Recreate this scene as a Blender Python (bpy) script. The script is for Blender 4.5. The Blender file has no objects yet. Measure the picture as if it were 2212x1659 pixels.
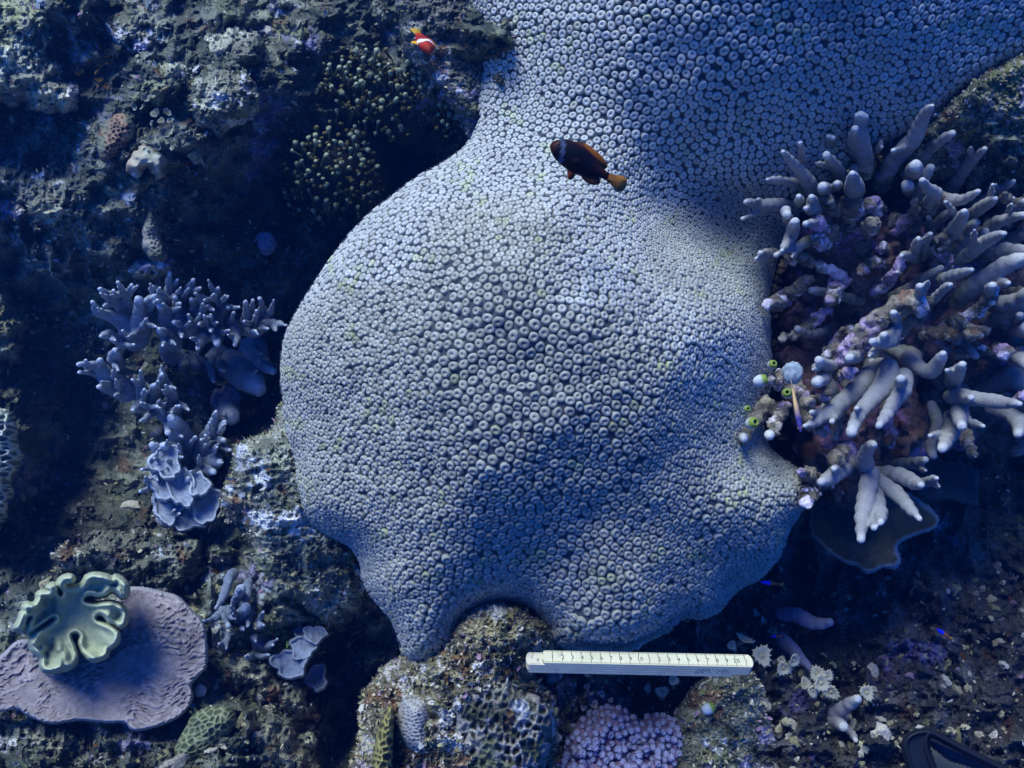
import bpy, math, random
import numpy as np
from mathutils import Matrix, Vector
random.seed(7); RNG = np.random.default_rng(7)
sc = bpy.context.scene
COL = sc.collection

# ------------------------------------------------------------------ camera, light, exposure
PITCH = math.radians(55)
M = Matrix.Translation((0, 0, 1.3)) @ Matrix.Rotation(PITCH, 4, 'X')
F = 1703.0                       # focal length for a picture 2212 wide
cam_d = bpy.data.cameras.new("camera"); cam_d.sensor_width = 36; cam_d.lens = 36 * F / 2212
cam_d.clip_start = 0.02; cam_d.clip_end = 200
cam = bpy.data.objects.new("camera", cam_d); COL.objects.link(cam); cam.matrix_world = M
sc.camera = cam

SUN_DIR = (M.to_3x3() @ Vector((-0.30, 0.80, 0.52))).normalized()     # towards the surface of the water
w = bpy.data.worlds.new("World"); sc.world = w; w.use_nodes = True
nt = w.node_tree; bg = nt.nodes["Background"]
sky = nt.nodes.new("ShaderNodeTexSky"); sky.sky_type = 'NISHITA'; sky.sun_disc = False
sky.sun_elevation = math.asin(SUN_DIR.z); sky.sun_rotation = math.atan2(SUN_DIR.x, SUN_DIR.y)
tint = nt.nodes.new("ShaderNodeMix"); tint.data_type = 'RGBA'; tint.blend_type = 'MULTIPLY'
tint.inputs[0].default_value = 1.0; tint.inputs[7].default_value = (0.045, 0.29, 1.0, 1)   # daylight after metres of sea water
nt.links.new(sky.outputs[0], tint.inputs[6]); nt.links.new(tint.outputs[2], bg.inputs[0])
bg.inputs[1].default_value = 0.118
sun_d = bpy.data.lights.new("sun", 'SUN'); sun_d.energy = 4.0; sun_d.angle = math.radians(32); sun_d.color = (0.93, 1.0, 0.95)
sun = bpy.data.objects.new("sun", sun_d); COL.objects.link(sun)
sun.rotation_mode = 'QUATERNION'; sun.rotation_quaternion = SUN_DIR.to_track_quat('Z', 'Y'); sun.location = (0, 0, 6)
sc.view_settings.view_transform = 'Standard'; sc.view_settings.look = 'None'; sc.view_settings.gamma = 1
sc.view_settings.exposure = 0.74
HAZE_D = .058
SURF = []
sc.cycles.max_bounces = 4; sc.cycles.diffuse_bounces = 2; sc.cycles.glossy_bounces = 2; sc.cycles.volume_bounces = 0
sc.cycles.caustics_reflective = False; sc.cycles.caustics_refractive = False

# ------------------------------------------------------------------ helpers
def P(px, py, t):
    return np.stack([(px - 1106.0) / F * t, (829.5 - py) / F * t, -t + 0 * px], -1)
def pt(px, py, t):
    return np.array([(px - 1106.0) / F * t, (829.5 - py) / F * t, -t])
def Z3(x, y): return 1603.7 + .2833 * x, 193.6 + .2833 * y
def Z4(x, y): return 1548.4 + .3666 * x, 608.3 + .3666 * y
def ZL(x, y): return .3334 * x, 553 + .3334 * y
def ZB(x, y): return .3334 * x, 1106 + .3334 * y

def _h(ix, iy, iz, s):
    h = (ix.astype(np.int64) * 374761393 + iy.astype(np.int64) * 668265263 + iz.astype(np.int64) * 2147483647 + s * 974634777) & 0xffffffff
    h = ((h ^ (h >> 13)) * 1274126177) & 0xffffffff
    h = ((h ^ (h >> 15)) * 2246822519) & 0xffffffff
    return ((h ^ (h >> 16)) & 0xffffff) / float(0xffffff)
def vn(p, seed=0):
    """value noise in -1..1 for points p (...,3)"""
    q = np.floor(p).astype(np.int64); f = p - q; f = f * f * f * (f * (f * 6 - 15) + 10)
    x, y, z = q[..., 0], q[..., 1], q[..., 2]; fx, fy, fz = f[..., 0], f[..., 1], f[..., 2]
    r = 0
    for dz in (0, 1):
        wz = fz if dz else 1 - fz
        for dy in (0, 1):
            wy = fy if dy else 1 - fy
            r = r + wz * wy * (_h(x, y + dy, z + dz, seed) * (1 - fx) + _h(x + 1, y + dy, z + dz, seed) * fx)
    return r * 2 - 1
def fbm(p, o=4, seed=0, gain=.5, lac=2.03, ridge=False):
    a, r, n = 1.0, 0, 0
    for i in range(o):
        v = vn(p, seed + i * 17)
        if ridge: v = 1 - 2 * np.abs(v)
        r = r + a * v; n += a; a *= gain; p = p * lac + 3.7
    return r / n
def worley(p, seed=0):
    """2-D cells: F1, F2, id"""
    q = np.floor(p[..., :2]).astype(np.int64)
    f1 = np.full(q.shape[:-1], 9.0); f2 = f1.copy(); cid = np.zeros_like(f1)
    for dx in (-1, 0, 1):
        for dy in (-1, 0, 1):
            cx, cy = q[..., 0] + dx, q[..., 1] + dy
            d = np.hypot(cx + _h(cx, cy, cx * 0, seed) - p[..., 0], cy + _h(cx, cy, cx * 0, seed + 1) - p[..., 1])
            near = d < f1
            f2 = np.where(near, f1, np.minimum(f2, d)); cid = np.where(near, _h(cx, cy, cx * 0, seed + 2), cid); f1 = np.where(near, d, f1)
    return f1, f2, cid
def sstep(a, b, x):
    t = np.clip((x - a) / (b - a), 0, 1); return t * t * (3 - 2 * t)
def sdf_poly(px, py, poly):
    """distance to outline, positive inside"""
    poly = np.asarray(poly, float); n = len(poly)
    d = np.full(px.shape, 1e9); ins = np.zeros(px.shape, bool)
    for i in range(n):
        ax, ay = poly[i]; bx, by = poly[(i + 1) % n]
        ex, ey = bx - ax, by - ay
        wx, wy = px - ax, py - ay
        k = np.clip((wx * ex + wy * ey) / (ex * ex + ey * ey + 1e-9), 0, 1)
        d = np.minimum(d, np.hypot(wx - ex * k, wy - ey * k))
        c = ((ay > py) != (by > py)) & (px < (bx - ax) * (py - ay) / ((by - ay) if by != ay else 1e-9) + ax)
        ins ^= c
    return np.where(ins, d, -d)
def smooth_poly(poly, n=6):
    p = np.asarray(poly, float); out = []
    for i in range(len(p)):
        a, b, c, d = p[i - 1], p[i], p[(i + 1) % len(p)], p[(i + 2) % len(p)]
        for k in range(n):
            s = k / n
            out.append(.5 * ((2 * b) + (c - a) * s + (2 * a - 5 * b + 4 * c - d) * s * s + (3 * b - a - 3 * c + d) * s ** 3))
    return np.array(out)
def tps(ctrl):
    c = np.array(ctrl, float); x = c[:, :2] / 1000; n = len(c)
    r = np.hypot(x[:, None, 0] - x[None, :, 0], x[:, None, 1] - x[None, :, 1])
    K = np.where(r > 0, r * r * np.log(r + 1e-12), 0) + np.eye(n) * 2e-3
    A = np.zeros((n + 3, n + 3)); A[:n, :n] = K; A[:n, n] = 1; A[:n, n + 1:] = x; A[n, :n] = 1; A[n + 1:, :n] = x.T
    s = np.linalg.solve(A, np.r_[c[:, 2], 0, 0, 0])
    def f(px, py):
        X, Y = px / 1000, py / 1000; o = s[n] + s[n + 1] * X + s[n + 2] * Y
        for i in range(n):
            rr = np.hypot(X - x[i, 0], Y - x[i, 1]); o = o + s[i] * rr * rr * np.log(rr + 1e-12)
        return o
    return f

def mesh_np(name, v, faces, col=None, smooth=True):
    me = bpy.data.meshes.new(name); v = np.ascontiguousarray(v, np.float32).reshape(-1, 3)
    me.vertices.add(len(v)); me.vertices.foreach_set("co", v.ravel())
    if not isinstance(faces, (list, tuple)): faces = [faces]
    faces = [np.asarray(f, np.int32) for f in faces if len(f)]
    li = np.concatenate([f.ravel() for f in faces]); cnt = np.concatenate([np.full(len(f), f.shape[1]) for f in faces])
    me.loops.add(len(li)); me.loops.foreach_set("vertex_index", li)
    me.polygons.add(len(cnt)); me.polygons.foreach_set("loop_start", np.r_[0, np.cumsum(cnt)[:-1]].astype(np.int32))
    me.polygons.foreach_set("loop_total", cnt.astype(np.int32))
    me.polygons.foreach_set("use_smooth", np.full(len(cnt), smooth))
    if col is not None:
        a = me.color_attributes.new("Col", 'FLOAT_COLOR', 'POINT')
        c = np.ones((len(v), 4), np.float32); c[:, :3] = np.clip(np.asarray(col), 0, 1); a.data.foreach_set("color", c.ravel())
    me.update(calc_edges=True); return me
def tagit(o, label=None, cat=None, group=None, kind=None):
    for k, x in (("label", label), ("category", cat), ("group", group), ("kind", kind)):
        if x: o[k] = x
    return o
def thing(name, label, cat, base, group=None):
    o = bpy.data.objects.new(name, None); o.empty_display_size = .02; COL.objects.link(o)
    o.matrix_world = M @ Matrix.Translation(Vector(base)); o["_b"] = [float(x) for x in base]
    return tagit(o, label, cat, group)
def part(name, parent, v, f, mat, col=None, smooth=True, kind=None, label=None):
    """v in camera-frame metres"""
    b = np.array(parent["_b"]); o = bpy.data.objects.new(name, mesh_np(name, np.asarray(v) - b, f, col, smooth))
    o.data.materials.append(mat); COL.objects.link(o); o.parent = parent; o["_b"] = [float(x) for x in b]
    return tagit(o, label, kind=kind)
def single(name, label, cat, base, v, f, mat, col=None, group=None, kind=None, smooth=True):
    b = np.array(base, float); o = bpy.data.objects.new(name, mesh_np(name, np.asarray(v) - b, f, col, smooth))
    o.data.materials.append(mat); COL.objects.link(o); o.matrix_world = M @ Matrix.Translation(Vector(b)); o["_b"] = [float(x) for x in b]
    return tagit(o, label, cat, group, kind)

def mat_vc(name, rough=.85, bumps=((60, .4, .002),), var=(300, .35), spec=.2, sss=0, hue=None):
    """colour of the mesh times fine procedural mottling, with procedural relief; scales are per metre"""
    m = bpy.data.materials.new(name); m.use_nodes = True; n = m.node_tree; L = n.links
    b = n.nodes["Principled BSDF"]; b.inputs["Roughness"].default_value = rough; b.inputs["Specular IOR Level"].default_value = spec
    tc = n.nodes.new("ShaderNodeTexCoord"); at = n.nodes.new("ShaderNodeAttribute"); at.attribute_name = "Col"
    nz = n.nodes.new("ShaderNodeTexNoise"); nz.inputs["Scale"].default_value = var[0]; nz.inputs["Detail"].default_value = 5; nz.inputs["Roughness"].default_value = .65
    L.new(tc.outputs["Object"], nz.inputs["Vector"])
    mr = n.nodes.new("ShaderNodeMapRange"); mr.inputs[1].default_value = .3; mr.inputs[2].default_value = .7
    mr.inputs[3].default_value = 1 - var[1]; mr.inputs[4].default_value = 1 + var[1]; L.new(nz.outputs[0], mr.inputs[0])
    mx = n.nodes.new("ShaderNodeVectorMath"); mx.operation = 'SCALE'; L.new(at.outputs["Color"], mx.inputs[0]); L.new(mr.outputs[0], mx.inputs["Scale"])
    src = mx.outputs[0]
    if hue:      # second pigment in patches
        n2 = n.nodes.new("ShaderNodeTexNoise"); n2.inputs["Scale"].default_value = hue[0]; n2.inputs["Detail"].default_value = 6; n2.inputs["Roughness"].default_value = .7
        L.new(tc.outputs["Object"], n2.inputs["Vector"])
        m2 = n.nodes.new("ShaderNodeMapRange"); m2.inputs[1].default_value = hue[1]; m2.inputs[2].default_value = hue[1] + .08; L.new(n2.outputs[0], m2.inputs[0])
        mc = n.nodes.new("ShaderNodeMix"); mc.data_type = 'RGBA'; L.new(m2.outputs[0], mc.inputs[0]); L.new(src, mc.inputs[6]); mc.inputs[7].default_value = (*hue[2], 1)
        src = mc.outputs[2]
    L.new(src, b.inputs["Base Color"])
    prev = None
    for s, st, dist in bumps:
        nb = n.nodes.new("ShaderNodeTexNoise"); nb.inputs["Scale"].default_value = s; nb.inputs["Detail"].default_value = 6; nb.inputs["Roughness"].default_value = .7
        L.new(tc.outputs["Object"], nb.inputs["Vector"])
        bp = n.nodes.new("ShaderNodeBump"); bp.inputs["Strength"].default_value = st; bp.inputs["Distance"].default_value = dist
        L.new(nb.outputs[0], bp.inputs["Height"])
        if prev: L.new(prev.outputs[0], bp.inputs["Normal"])
        prev = bp
    if prev: L.new(prev.outputs[0], b.inputs["Normal"])
    return m

MAT_REEF = mat_vc("encrusted_rock", .95, ((180, 1.0, .006), (700, .8, .002)), (420, .75), .1)
MAT_CORAL = mat_vc("star_coral_tissue", .75, ((900, .25, .0006),), (120, .16), .25)
MAT_BRANCH = mat_vc("branch_coral_skin", .65, ((420, 1.0, .0022), (1100, .7, .0008)), (500, .25), .2)
MAT_BLUE = mat_vc("blue_branch_coral_skin", .7, ((450, .9, .0015),), (350, .35), .15)
MAT_SOFT = mat_vc("soft_coral_tissue", .85, ((900, .6, .0008),), (420, .22), .15)
MAT_DEAD = mat_vc("encrusted_dead_coral", .95, ((350, .9, .003),), (450, .5), .1)
MAT_TURF = mat_vc("turf_blades", .9, (), (400, .2), .1)
MAT_FISH = mat_vc("fish_skin", .6, ((900, .4, .0006),), (500, .25), .12)
MAT_PLAIN = mat_vc("smooth_skin", .5, ((1500, .15, .0003),), (300, .08), .4)

def lerp(a, b, k): return a + (b - a) * k[..., None]
def reef_color(p, seed=0, pink=.5, green=.5, pale=.5, dark=1.0, red=.5):
    """patches of turf, coralline crust, sand and sponge; p in metres"""
    A = np.array
    c = np.ones(p.shape) * A([.13, .125, .085])
    c = lerp(c, A([.30, .29, .20]), sstep(-.1, .45, fbm(p * 30, 4, seed + 1)) * .9)
    c = lerp(c, A([.045, .05, .035]), sstep(.05, .35, fbm(p * 55, 4, seed + 2)) * .8)
    c = lerp(c, A([.17, .17, .08]), sstep(.45 - .5 * green, .75 - .5 * green, fbm(p * 22 + 7, 4, seed + 3)) * .7)
    c = lerp(c, A([.36, .30, .42]), sstep(.55 - .45 * pink, .75 - .45 * pink, fbm(p * 15 + 3, 5, seed + 4, .6)) * .8)
    c = lerp(c, A([.58, .58, .60]), sstep(.62 - .45 * pale, .80 - .45 * pale, fbm(p * 21 + 11, 6, seed + 5, .65)) * .85)
    c = lerp(c, A([.15, .075, .04]), sstep(.60 - .4 * red, .8 - .4 * red, fbm(p * 34 + 17, 4, seed + 6)) * .8)
    return c * np.array([.88, .98, 1.12]) * 1.75 * dark * (1 + .45 * fbm(p * 300, 3, seed + 8))[..., None]

def grid_faces(ny, nx, keep=None):
    i = np.arange(ny * nx).reshape(ny, nx)
    q = np.stack([i[:-1, :-1], i[1:, :-1], i[1:, 1:], i[:-1, 1:]], -1)
    if keep is not None: q = q[keep]
    return q.reshape(-1, 4)
def outline_field(poly, tf, step=3.0, skirt=.10, over=2.0, jitter=0, seed=0, grow=0):
    """a body seen from the front: its outline, the distance tf(px,py,d) of its skin, and sides that run back behind it"""
    poly = np.asarray(poly, float)
    x0, y0 = poly.min(0) - 12; x1, y1 = poly.max(0) + 12
    X, Y = np.meshgrid(np.arange(x0, x1, step), np.arange(y0, y1, step))
    d = sdf_poly(X, Y, poly)
    d = d + grow
    if jitter: d = d + jitter * fbm(np.stack([X / 28, Y / 28, X * 0 + seed], -1), 4, seed)
    t = tf(X, Y, np.maximum(d, 0)) + np.where(d < 0, skirt * np.clip(-d / (over * step), 0, 1) ** .5, 0)
    keep = (np.minimum.reduce([d[:-1, :-1], d[1:, :-1], d[1:, 1:], d[:-1, 1:]]) > -over * step)
    v = P(X, Y, t); f = grid_faces(*X.shape, keep)
    use = np.unique(f); mp = np.zeros(X.size, int); mp[use] = np.arange(len(use))
    return v.reshape(-1, 3)[use], mp[f], X.ravel()[use], Y.ravel()[use], d.ravel()[use]
def ico(sub):
    import bmesh
    bm = bmesh.new(); bmesh.ops.create_icosphere(bm, subdivisions=sub, radius=1)
    v = np.array([x.co[:] for x in bm.verts]); f = np.array([[x.index for x in q.verts] for q in bm.faces]); bm.free(); return v, f
ICO = {k: ico(k) for k in (2, 3, 4, 5, 6)}

def surface_nets(f, org, h):
    ins = f < 0
    nx, ny, nz = f.shape
    c = [(i, j, k) for i in (0, 1) for j in (0, 1) for k in (0, 1)]
    sl = lambda i, j, k: (slice(i, nx - 1 + i), slice(j, ny - 1 + j), slice(k, nz - 1 + k))
    s = sum(ins[sl(*q)].astype(np.int8) for q in c); mixed = (s > 0) & (s < 8)
    ci = np.argwhere(mixed); pos = np.zeros((len(ci), 3)); cnt = np.zeros(len(ci))
    g = lambda q: f[ci[:, 0] + q[0], ci[:, 1] + q[1], ci[:, 2] + q[2]]
    for a in c:
        for ax in range(3):
            if a[ax]: continue
            b = list(a); b[ax] = 1
            fa, fb = g(a), g(b); cr = (fa < 0) != (fb < 0)
            k = np.where(cr, fa / np.where(fa == fb, 1, fa - fb), 0)
            p = np.tile(np.array(a, float), (len(ci), 1)); p[:, ax] += k
            pos += p * cr[:, None]; cnt += cr
    v = (ci + pos / cnt[:, None]) * h + org
    idx = np.full(mixed.shape, -1); idx[tuple(ci.T)] = np.arange(len(ci))
    F_ = []
    for ax in range(3):
        a = [slice(1, -1)] * 3; a[ax] = slice(0, -1); b = [slice(1, -1)] * 3; b[ax] = slice(1, None)
        A, B = ins[tuple(a)], ins[tuple(b)]
        e = np.argwhere(A != B); flip = A[tuple(e.T)]
        for k in range(3):
            if k != ax: e[:, k] += 1
        u, w_ = [k for k in range(3) if k != ax]
        def at(du, dw):
            q = e.copy(); q[:, u] -= du; q[:, w_] -= dw; return idx[tuple(q.T)]
        q = np.stack([at(1, 1), at(0, 1), at(0, 0), at(1, 0)], 1)
        if ax == 1: flip = ~flip
        q[~flip] = q[~flip][:, ::-1]; F_.append(q)
    return v, np.concatenate(F_)
def tubes(chains, h, k=.004, wob=.0, seed=0, ws=60):
    """chains: lists of (x,y,z,r) in metres. Smoothly blended fingers. Returns verts, faces, tip weight"""
    segs = []; tips = []
    for ch in chains:
        ch = np.array(ch, float)
        if len(ch) == 1: ch = np.vstack([ch, ch + [1e-4, 0, 0, 0]])
        # subdivide by Catmull-Rom
        e = np.vstack([2 * ch[0] - ch[1], ch, 2 * ch[-1] - ch[-2]]); out = []
        for i in range(1, len(e) - 2):
            a, b, c, d = e[i - 1], e[i], e[i + 1], e[i + 2]
            for s in (0, .5):
                out.append(.5 * ((2 * b) + (c - a) * s + (2 * a - 5 * b + 4 * c - d) * s * s + (3 * b - a - 3 * c + d) * s ** 3))
        out.append(ch[-1]); out = np.array(out); out[:, 3] = np.maximum(out[:, 3], 1e-3)
        segs += list(zip(out[:-1], out[1:])); tips.append(ch[-1])
    A = np.array([s[0] for s in segs]); B = np.array([s[1] for s in segs])
    lo = np.minimum((A[:, :3] - A[:, 3:]).min(0), (B[:, :3] - B[:, 3:]).min(0)) - 3.5 * h - abs(wob)
    hi = np.maximum((A[:, :3] + A[:, 3:]).max(0), (B[:, :3] + B[:, 3:]).max(0)) + 3.5 * h + abs(wob)
    n = np.ceil((hi - lo) / h).astype(int) + 1
    G = np.stack(np.meshgrid(*[lo[i] + h * np.arange(n[i]) for i in range(3)], indexing='ij'), -1)
    f = np.full(G.shape[:3], 1.0)
    for a, b in zip(A, B):
        r = max(a[3], b[3]) + 4 * h + k * 1.5 + abs(wob)
        l = np.maximum(((np.minimum(a[:3], b[:3]) - r - lo) / h).astype(int), 0); u = np.minimum(((np.maximum(a[:3], b[:3]) + r - lo) / h).astype(int) + 2, n)
        s = tuple(slice(l[i], u[i]) for i in range(3)); g = G[s]
        ab = b[:3] - a[:3]; w_ = g - a[:3]; kk = np.clip((w_ @ ab) / (ab @ ab + 1e-12), 0, 1)
        d = np.linalg.norm(w_ - kk[..., None] * ab, axis=-1) - (a[3] + (b[3] - a[3]) * kk)
        o = f[s]; hh = np.clip(.5 + .5 * (o - d) / k, 0, 1)
        f[s] = np.minimum(o * (1 - hh) + d * hh - k * hh * (1 - hh), np.minimum(o, d) + 0)
    if wob:
        nm = np.abs(f) < abs(wob) + 2 * h; f[nm] += wob * fbm(G[nm] * ws, 3, seed)
    v, q = surface_nets(f, lo, h)
    tip = np.zeros(len(v))
    for T in tips:
        d = np.linalg.norm(v - T[:3], axis=1); tip = np.maximum(tip, np.exp(-(d / (1.7 * max(T[3], .002))) ** 2 * 1.0))
    return v, q, tip

# ------------------------------------------------------------------ the reef itself
REEF_CTRL = [(0,0,1.30),(200,100,1.20),(110,40,1.16),(450,100,1.18),(620,30,1.40),(330,350,1.17),(100,250,1.33),(100,600,1.42),(40,420,1.28),(600,500,1.46),(720,560,1.52),(800,480,1.55),(900,350,1.5),
 (850,120,1.22),(950,50,1.10),(700,60,1.25),(980,180,1.12),(1040,300,1.2),(700,300,1.42),(560,170,1.22),(450,330,1.22),(430,480,1.32),(240,500,1.25),(250,600,1.45),
 (100,800,1.62),(300,700,1.45),(100,1000,1.58),(20,960,1.35),(200,950,1.55),(250,1100,1.45),(330,900,1.42),(500,950,1.42),(560,880,1.5),(560,700,1.50),(570,1000,1.15),(620,1200,1.10),(250,1200,1.25),(450,1180,1.25),(100,1170,1.42),
 (50,1300,1.2),(150,1480,1.085),(50,1480,1.075),(80,1610,1.0),(300,1625,.99),(250,1500,1.07),(330,1400,1.08),(380,1500,1.06),(250,1350,1.10),(460,1510,1.03),(600,1560,1.0),(740,1450,1.30),(735,1600,1.30),(600,1380,1.13),(520,1300,1.15),(680,1330,1.2),(800,1650,1.1),
 (1000,1400,1.02),(1100,900,1.25),(1300,500,1.3),(1600,300,1.3),(1250,1450,1.04),(1250,1520,1.05),(1100,1650,1.0),(1400,1500,1.03),(1350,1640,1.02),(1600,1600,.98),(1500,1480,1.08),(1650,1400,1.14),(1450,1660,1.0),
 (1700,900,1.22),(1700,700,1.25),(1900,600,1.28),(1800,800,1.25),(2000,1000,1.42),(2200,900,1.4),(2100,1300,1.32),(1900,1330,1.25),(1780,1250,1.32),(1750,1380,1.18),(2100,1500,1.12),(1900,1560,1.04),(2200,1640,1.05),(2180,1200,1.5),
 (2100,350,1.05),(2200,250,1.0),(2200,450,1.12),(2050,500,1.25),(1900,350,1.2),(2212,700,1.3),
 (-300,300,1.35),(-300,1100,1.5),(-300,1600,1.1),(600,-250,1.5),(1500,-250,1.4),(2300,-250,1.2),(2550,600,1.2),(2550,1400,1.2),(400,1900,1.05),(1300,1900,1.05),(2200,1900,1.1)]
_reef_tps = tps(REEF_CTRL)
def reef_t(px, py):
    cx, cy = np.clip(px, -320, 2540), np.clip(py, -260, 1900)
    t = np.clip(_reef_tps(cx, cy), .85, 1.75)
    far = np.hypot(px - cx, py - cy) / F
    t = t + .12 * far
    q = np.stack([px / F * 1.15, py / F * 1.15, px * 0 + .3], -1)
    wq = q + .02 * np.stack([fbm(q * 9, 3, 91), fbm(q * 9, 3, 92), q[..., 0] * 0], -1)
    n = .07 * fbm(wq * 4.2, 2, 14) * (1 - sstep(1100, 1450, px) * sstep(900, 1150, py)) - .03 * sstep(1350, 1500, px) * sstep(1150, 1300, py) + .105 * fbm(wq * 7, 3, 1) + .070 * fbm(wq * 18, 3, 2, ridge=True) + .032 * fbm(wq * 48, 3, 3)
    f1, f2, _ = worley(wq * 42, 5); n = n + .013 * (f1 - .45) * sstep(-.3, .4, fbm(q * 12, 2, 8))
    n = n + .013 * (1 + .9 * sstep(1400, 1600, px) * sstep(1100, 1300, py)) * fbm(q * 95, 3, 4, .6) + .006 * fbm(q * 300, 2, 6)
    flat = 1 - .8 * np.exp(-(((px - 230) / 270) ** 2 + ((py - 1440) / 150) ** 2) ** 1.5)
    return t - n * flat - .01
def axis(a, b, st, far, n=44):
    k = np.linspace(0, 1, n + 1)[1:] ** 2.4
    return np.r_[(a - far * k)[::-1], np.arange(a, b, st), b + far * k]
gx = axis(-160, 2372, 3.0, 6000); gy = axis(-160, 1820, 3.0, 6000)
GX, GY = np.meshgrid(gx, gy); GT = reef_t(GX, GY); RV = P(GX, GY, GT)
pc = np.stack([GX / F, GY / F, GX * 0], -1)
col = reef_color(pc, 0, .68, .5, .62, .72, .5) * np.array([.95, 1, 1.03])
br = sstep(1150, 1500, GX) * sstep(1050, 1350, GY)          # brown rubble slope to the lower right
col = lerp(col, reef_color(pc * 1.2, 60, .55, .2, .35, .75, .7) * np.array([.58, .56, .74]), br)
wine = sstep(1620, 1700, GX) * (1 - sstep(1000, 1150, GY)) * sstep(420, 520, GY)
col = lerp(col, reef_color(pc, 70, .5, .2, .2, .6, .8) * np.array([1, .62, .75]), wine * .85)
b0 = pt(1106, 829, 1.3)
single("reef_slope", None, None, b0, RV.reshape(-1, 3), grid_faces(*GX.shape), MAT_REEF, col.reshape(-1, 3), kind="structure", smooth=False)

# ------------------------------------------------------------------ great star coral
OUT = smooth_poly([(985,-420),(1005,-120),(1018,0),(1038,70),(1046,130),(1038,200),(1034,262),(1008,315),(960,352),(900,387),(840,432),(780,482),(732,540),(690,600),(652,660),(624,712),(612,760),(609,820),(617,880),(624,940),(640,1000),(643,1060),(658,1112),(702,1150),(758,1180),(777,1215),(788,1262),(818,1304),(846,1336),(862,1374),(872,1408),(898,1430),(945,1428),(982,1400),(994,1355),(1010,1325),(1060,1300),(1120,1300),(1160,1322),(1188,1352),(1202,1384),(1236,1401),(1300,1408),(1364,1404),(1392,1384),(1440,1364),(1478,1332),(1520,1334),(1560,1310),(1592,1272),(1640,1248),(1682,1200),(1704,1140),(1738,1092),(1744,1050),(1718,1010),(1668,975),(1648,930),(1652,880),(1668,820),(1664,750),(1662,680),(1664,620),(1680,560),(1710,500),(1740,440),(1800,385),(1870,330),(1950,286),(2020,240),(2080,188),(2150,140),(2240,112),(2420,100),(2560,-300),(2300,-500)], 3)
COR_CTRL = [(1150,800,.735),(900,700,.775),(750,800,.84),(680,900,.90),(1400,700,.775),(1550,700,.845),(1630,800,.93),(1000,500,.80),(1200,460,.815),(1250,350,.905),(1060,340,.94),(1430,470,.975),(1600,520,1.045),(1300,250,.93),(1500,200,.905),(1800,150,.915),(2000,130,.93),(2150,70,.935),
 (1180,100,.945),(1090,170,.99),(1060,40,.985),(1400,0,.865),(1700,0,.865),(2250,0,.92),(1650,400,1.0),(1800,330,1.01),(1150,1000,.74),(900,1050,.785),(720,1080,.87),(1000,1190,.795),(1180,1170,.795),(880,1250,.82),(930,1370,.845),(1100,1270,.845),(1300,1120,.79),(1450,1080,.795),(1600,1080,.83),(1700,1080,.875),(1650,985,.93),
 (1350,1270,.80),(1300,1375,.82),(1500,1290,.85),(1600,1230,.885),(790,1215,.885),(850,1130,.815),(1450,900,.775),(1300,900,.745),(1560,560,1.005),(1350,560,.83),(1500,600,.895),(820,560,.86),(1700,-200,.80),(1200,-200,.93),(2300,-200,.88)]
_cor = tps(COR_CTRL)
def cor_t(px, py, d=None):
    if d is None: d = sdf_poly(px, py, OUT)
    d = np.maximum(d, 0)
    R = 46 + 28 * sstep(230, 470, py) + 0 * px; R = R + (26 - R) * sstep(1620, 1800, px) * (1 - sstep(430, 600, py))
    k = np.clip(d / R, 0, 1); t = _cor(px, py) + R / 74 * .085 * (1 - np.sqrt(1 - (1 - k) ** 2))
    q = np.stack([px / 150, py / 150, px * 0], -1)
    return t + .0075 * fbm(q, 3, 33) + .0025 * fbm(q * 3.1, 2, 34)
v, f, X, Y, D = outline_field(OUT, cor_t, 4.0, .12)
pq = np.stack([X, Y, X * 0], -1)
cb = np.ones((len(v), 3)) * np.array([.06, .07, .085]) * (1 + .2 * fbm(pq / 60, 3, 5))[:, None]
star = thing("star_coral", "huge pale grey blue dome coral covered with round starry polyps, filling the picture's middle", "coral", pt(1150, 900, .95))
part("colony_surface", star, v, f, MAT_CORAL, cb)
# where the polyps sit: packed to a spacing that narrows in the hollows
def spacing(px, py):
    s = .0096 + 0 * px
    g = lambda x, y, rx, ry: np.exp(-((px - x) / rx) ** 2 - ((py - y) / ry) ** 2)
    s = s - .0038 * g(1490, 500, 170, 70) - .0030 * g(1640, 640, 60, 260) - .0018 * g(680, 930, 60, 130) - .002 * g(800, 1215, 70, 40) - .0022 * g(1120, 1300, 120, 40) - .0012 * g(1050, 300, 120, 260)
    s = s * (1 + .07 * fbm(np.stack([px / 120, py / 120, px * 0 + 6], -1), 2, 19))
    s = s + .0012 * g(1600, 130, 500, 180) + .0012 * g(1350, 1360, 220, 60) - .0024 * g(1660, 990, 60, 40)
    return s
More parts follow.
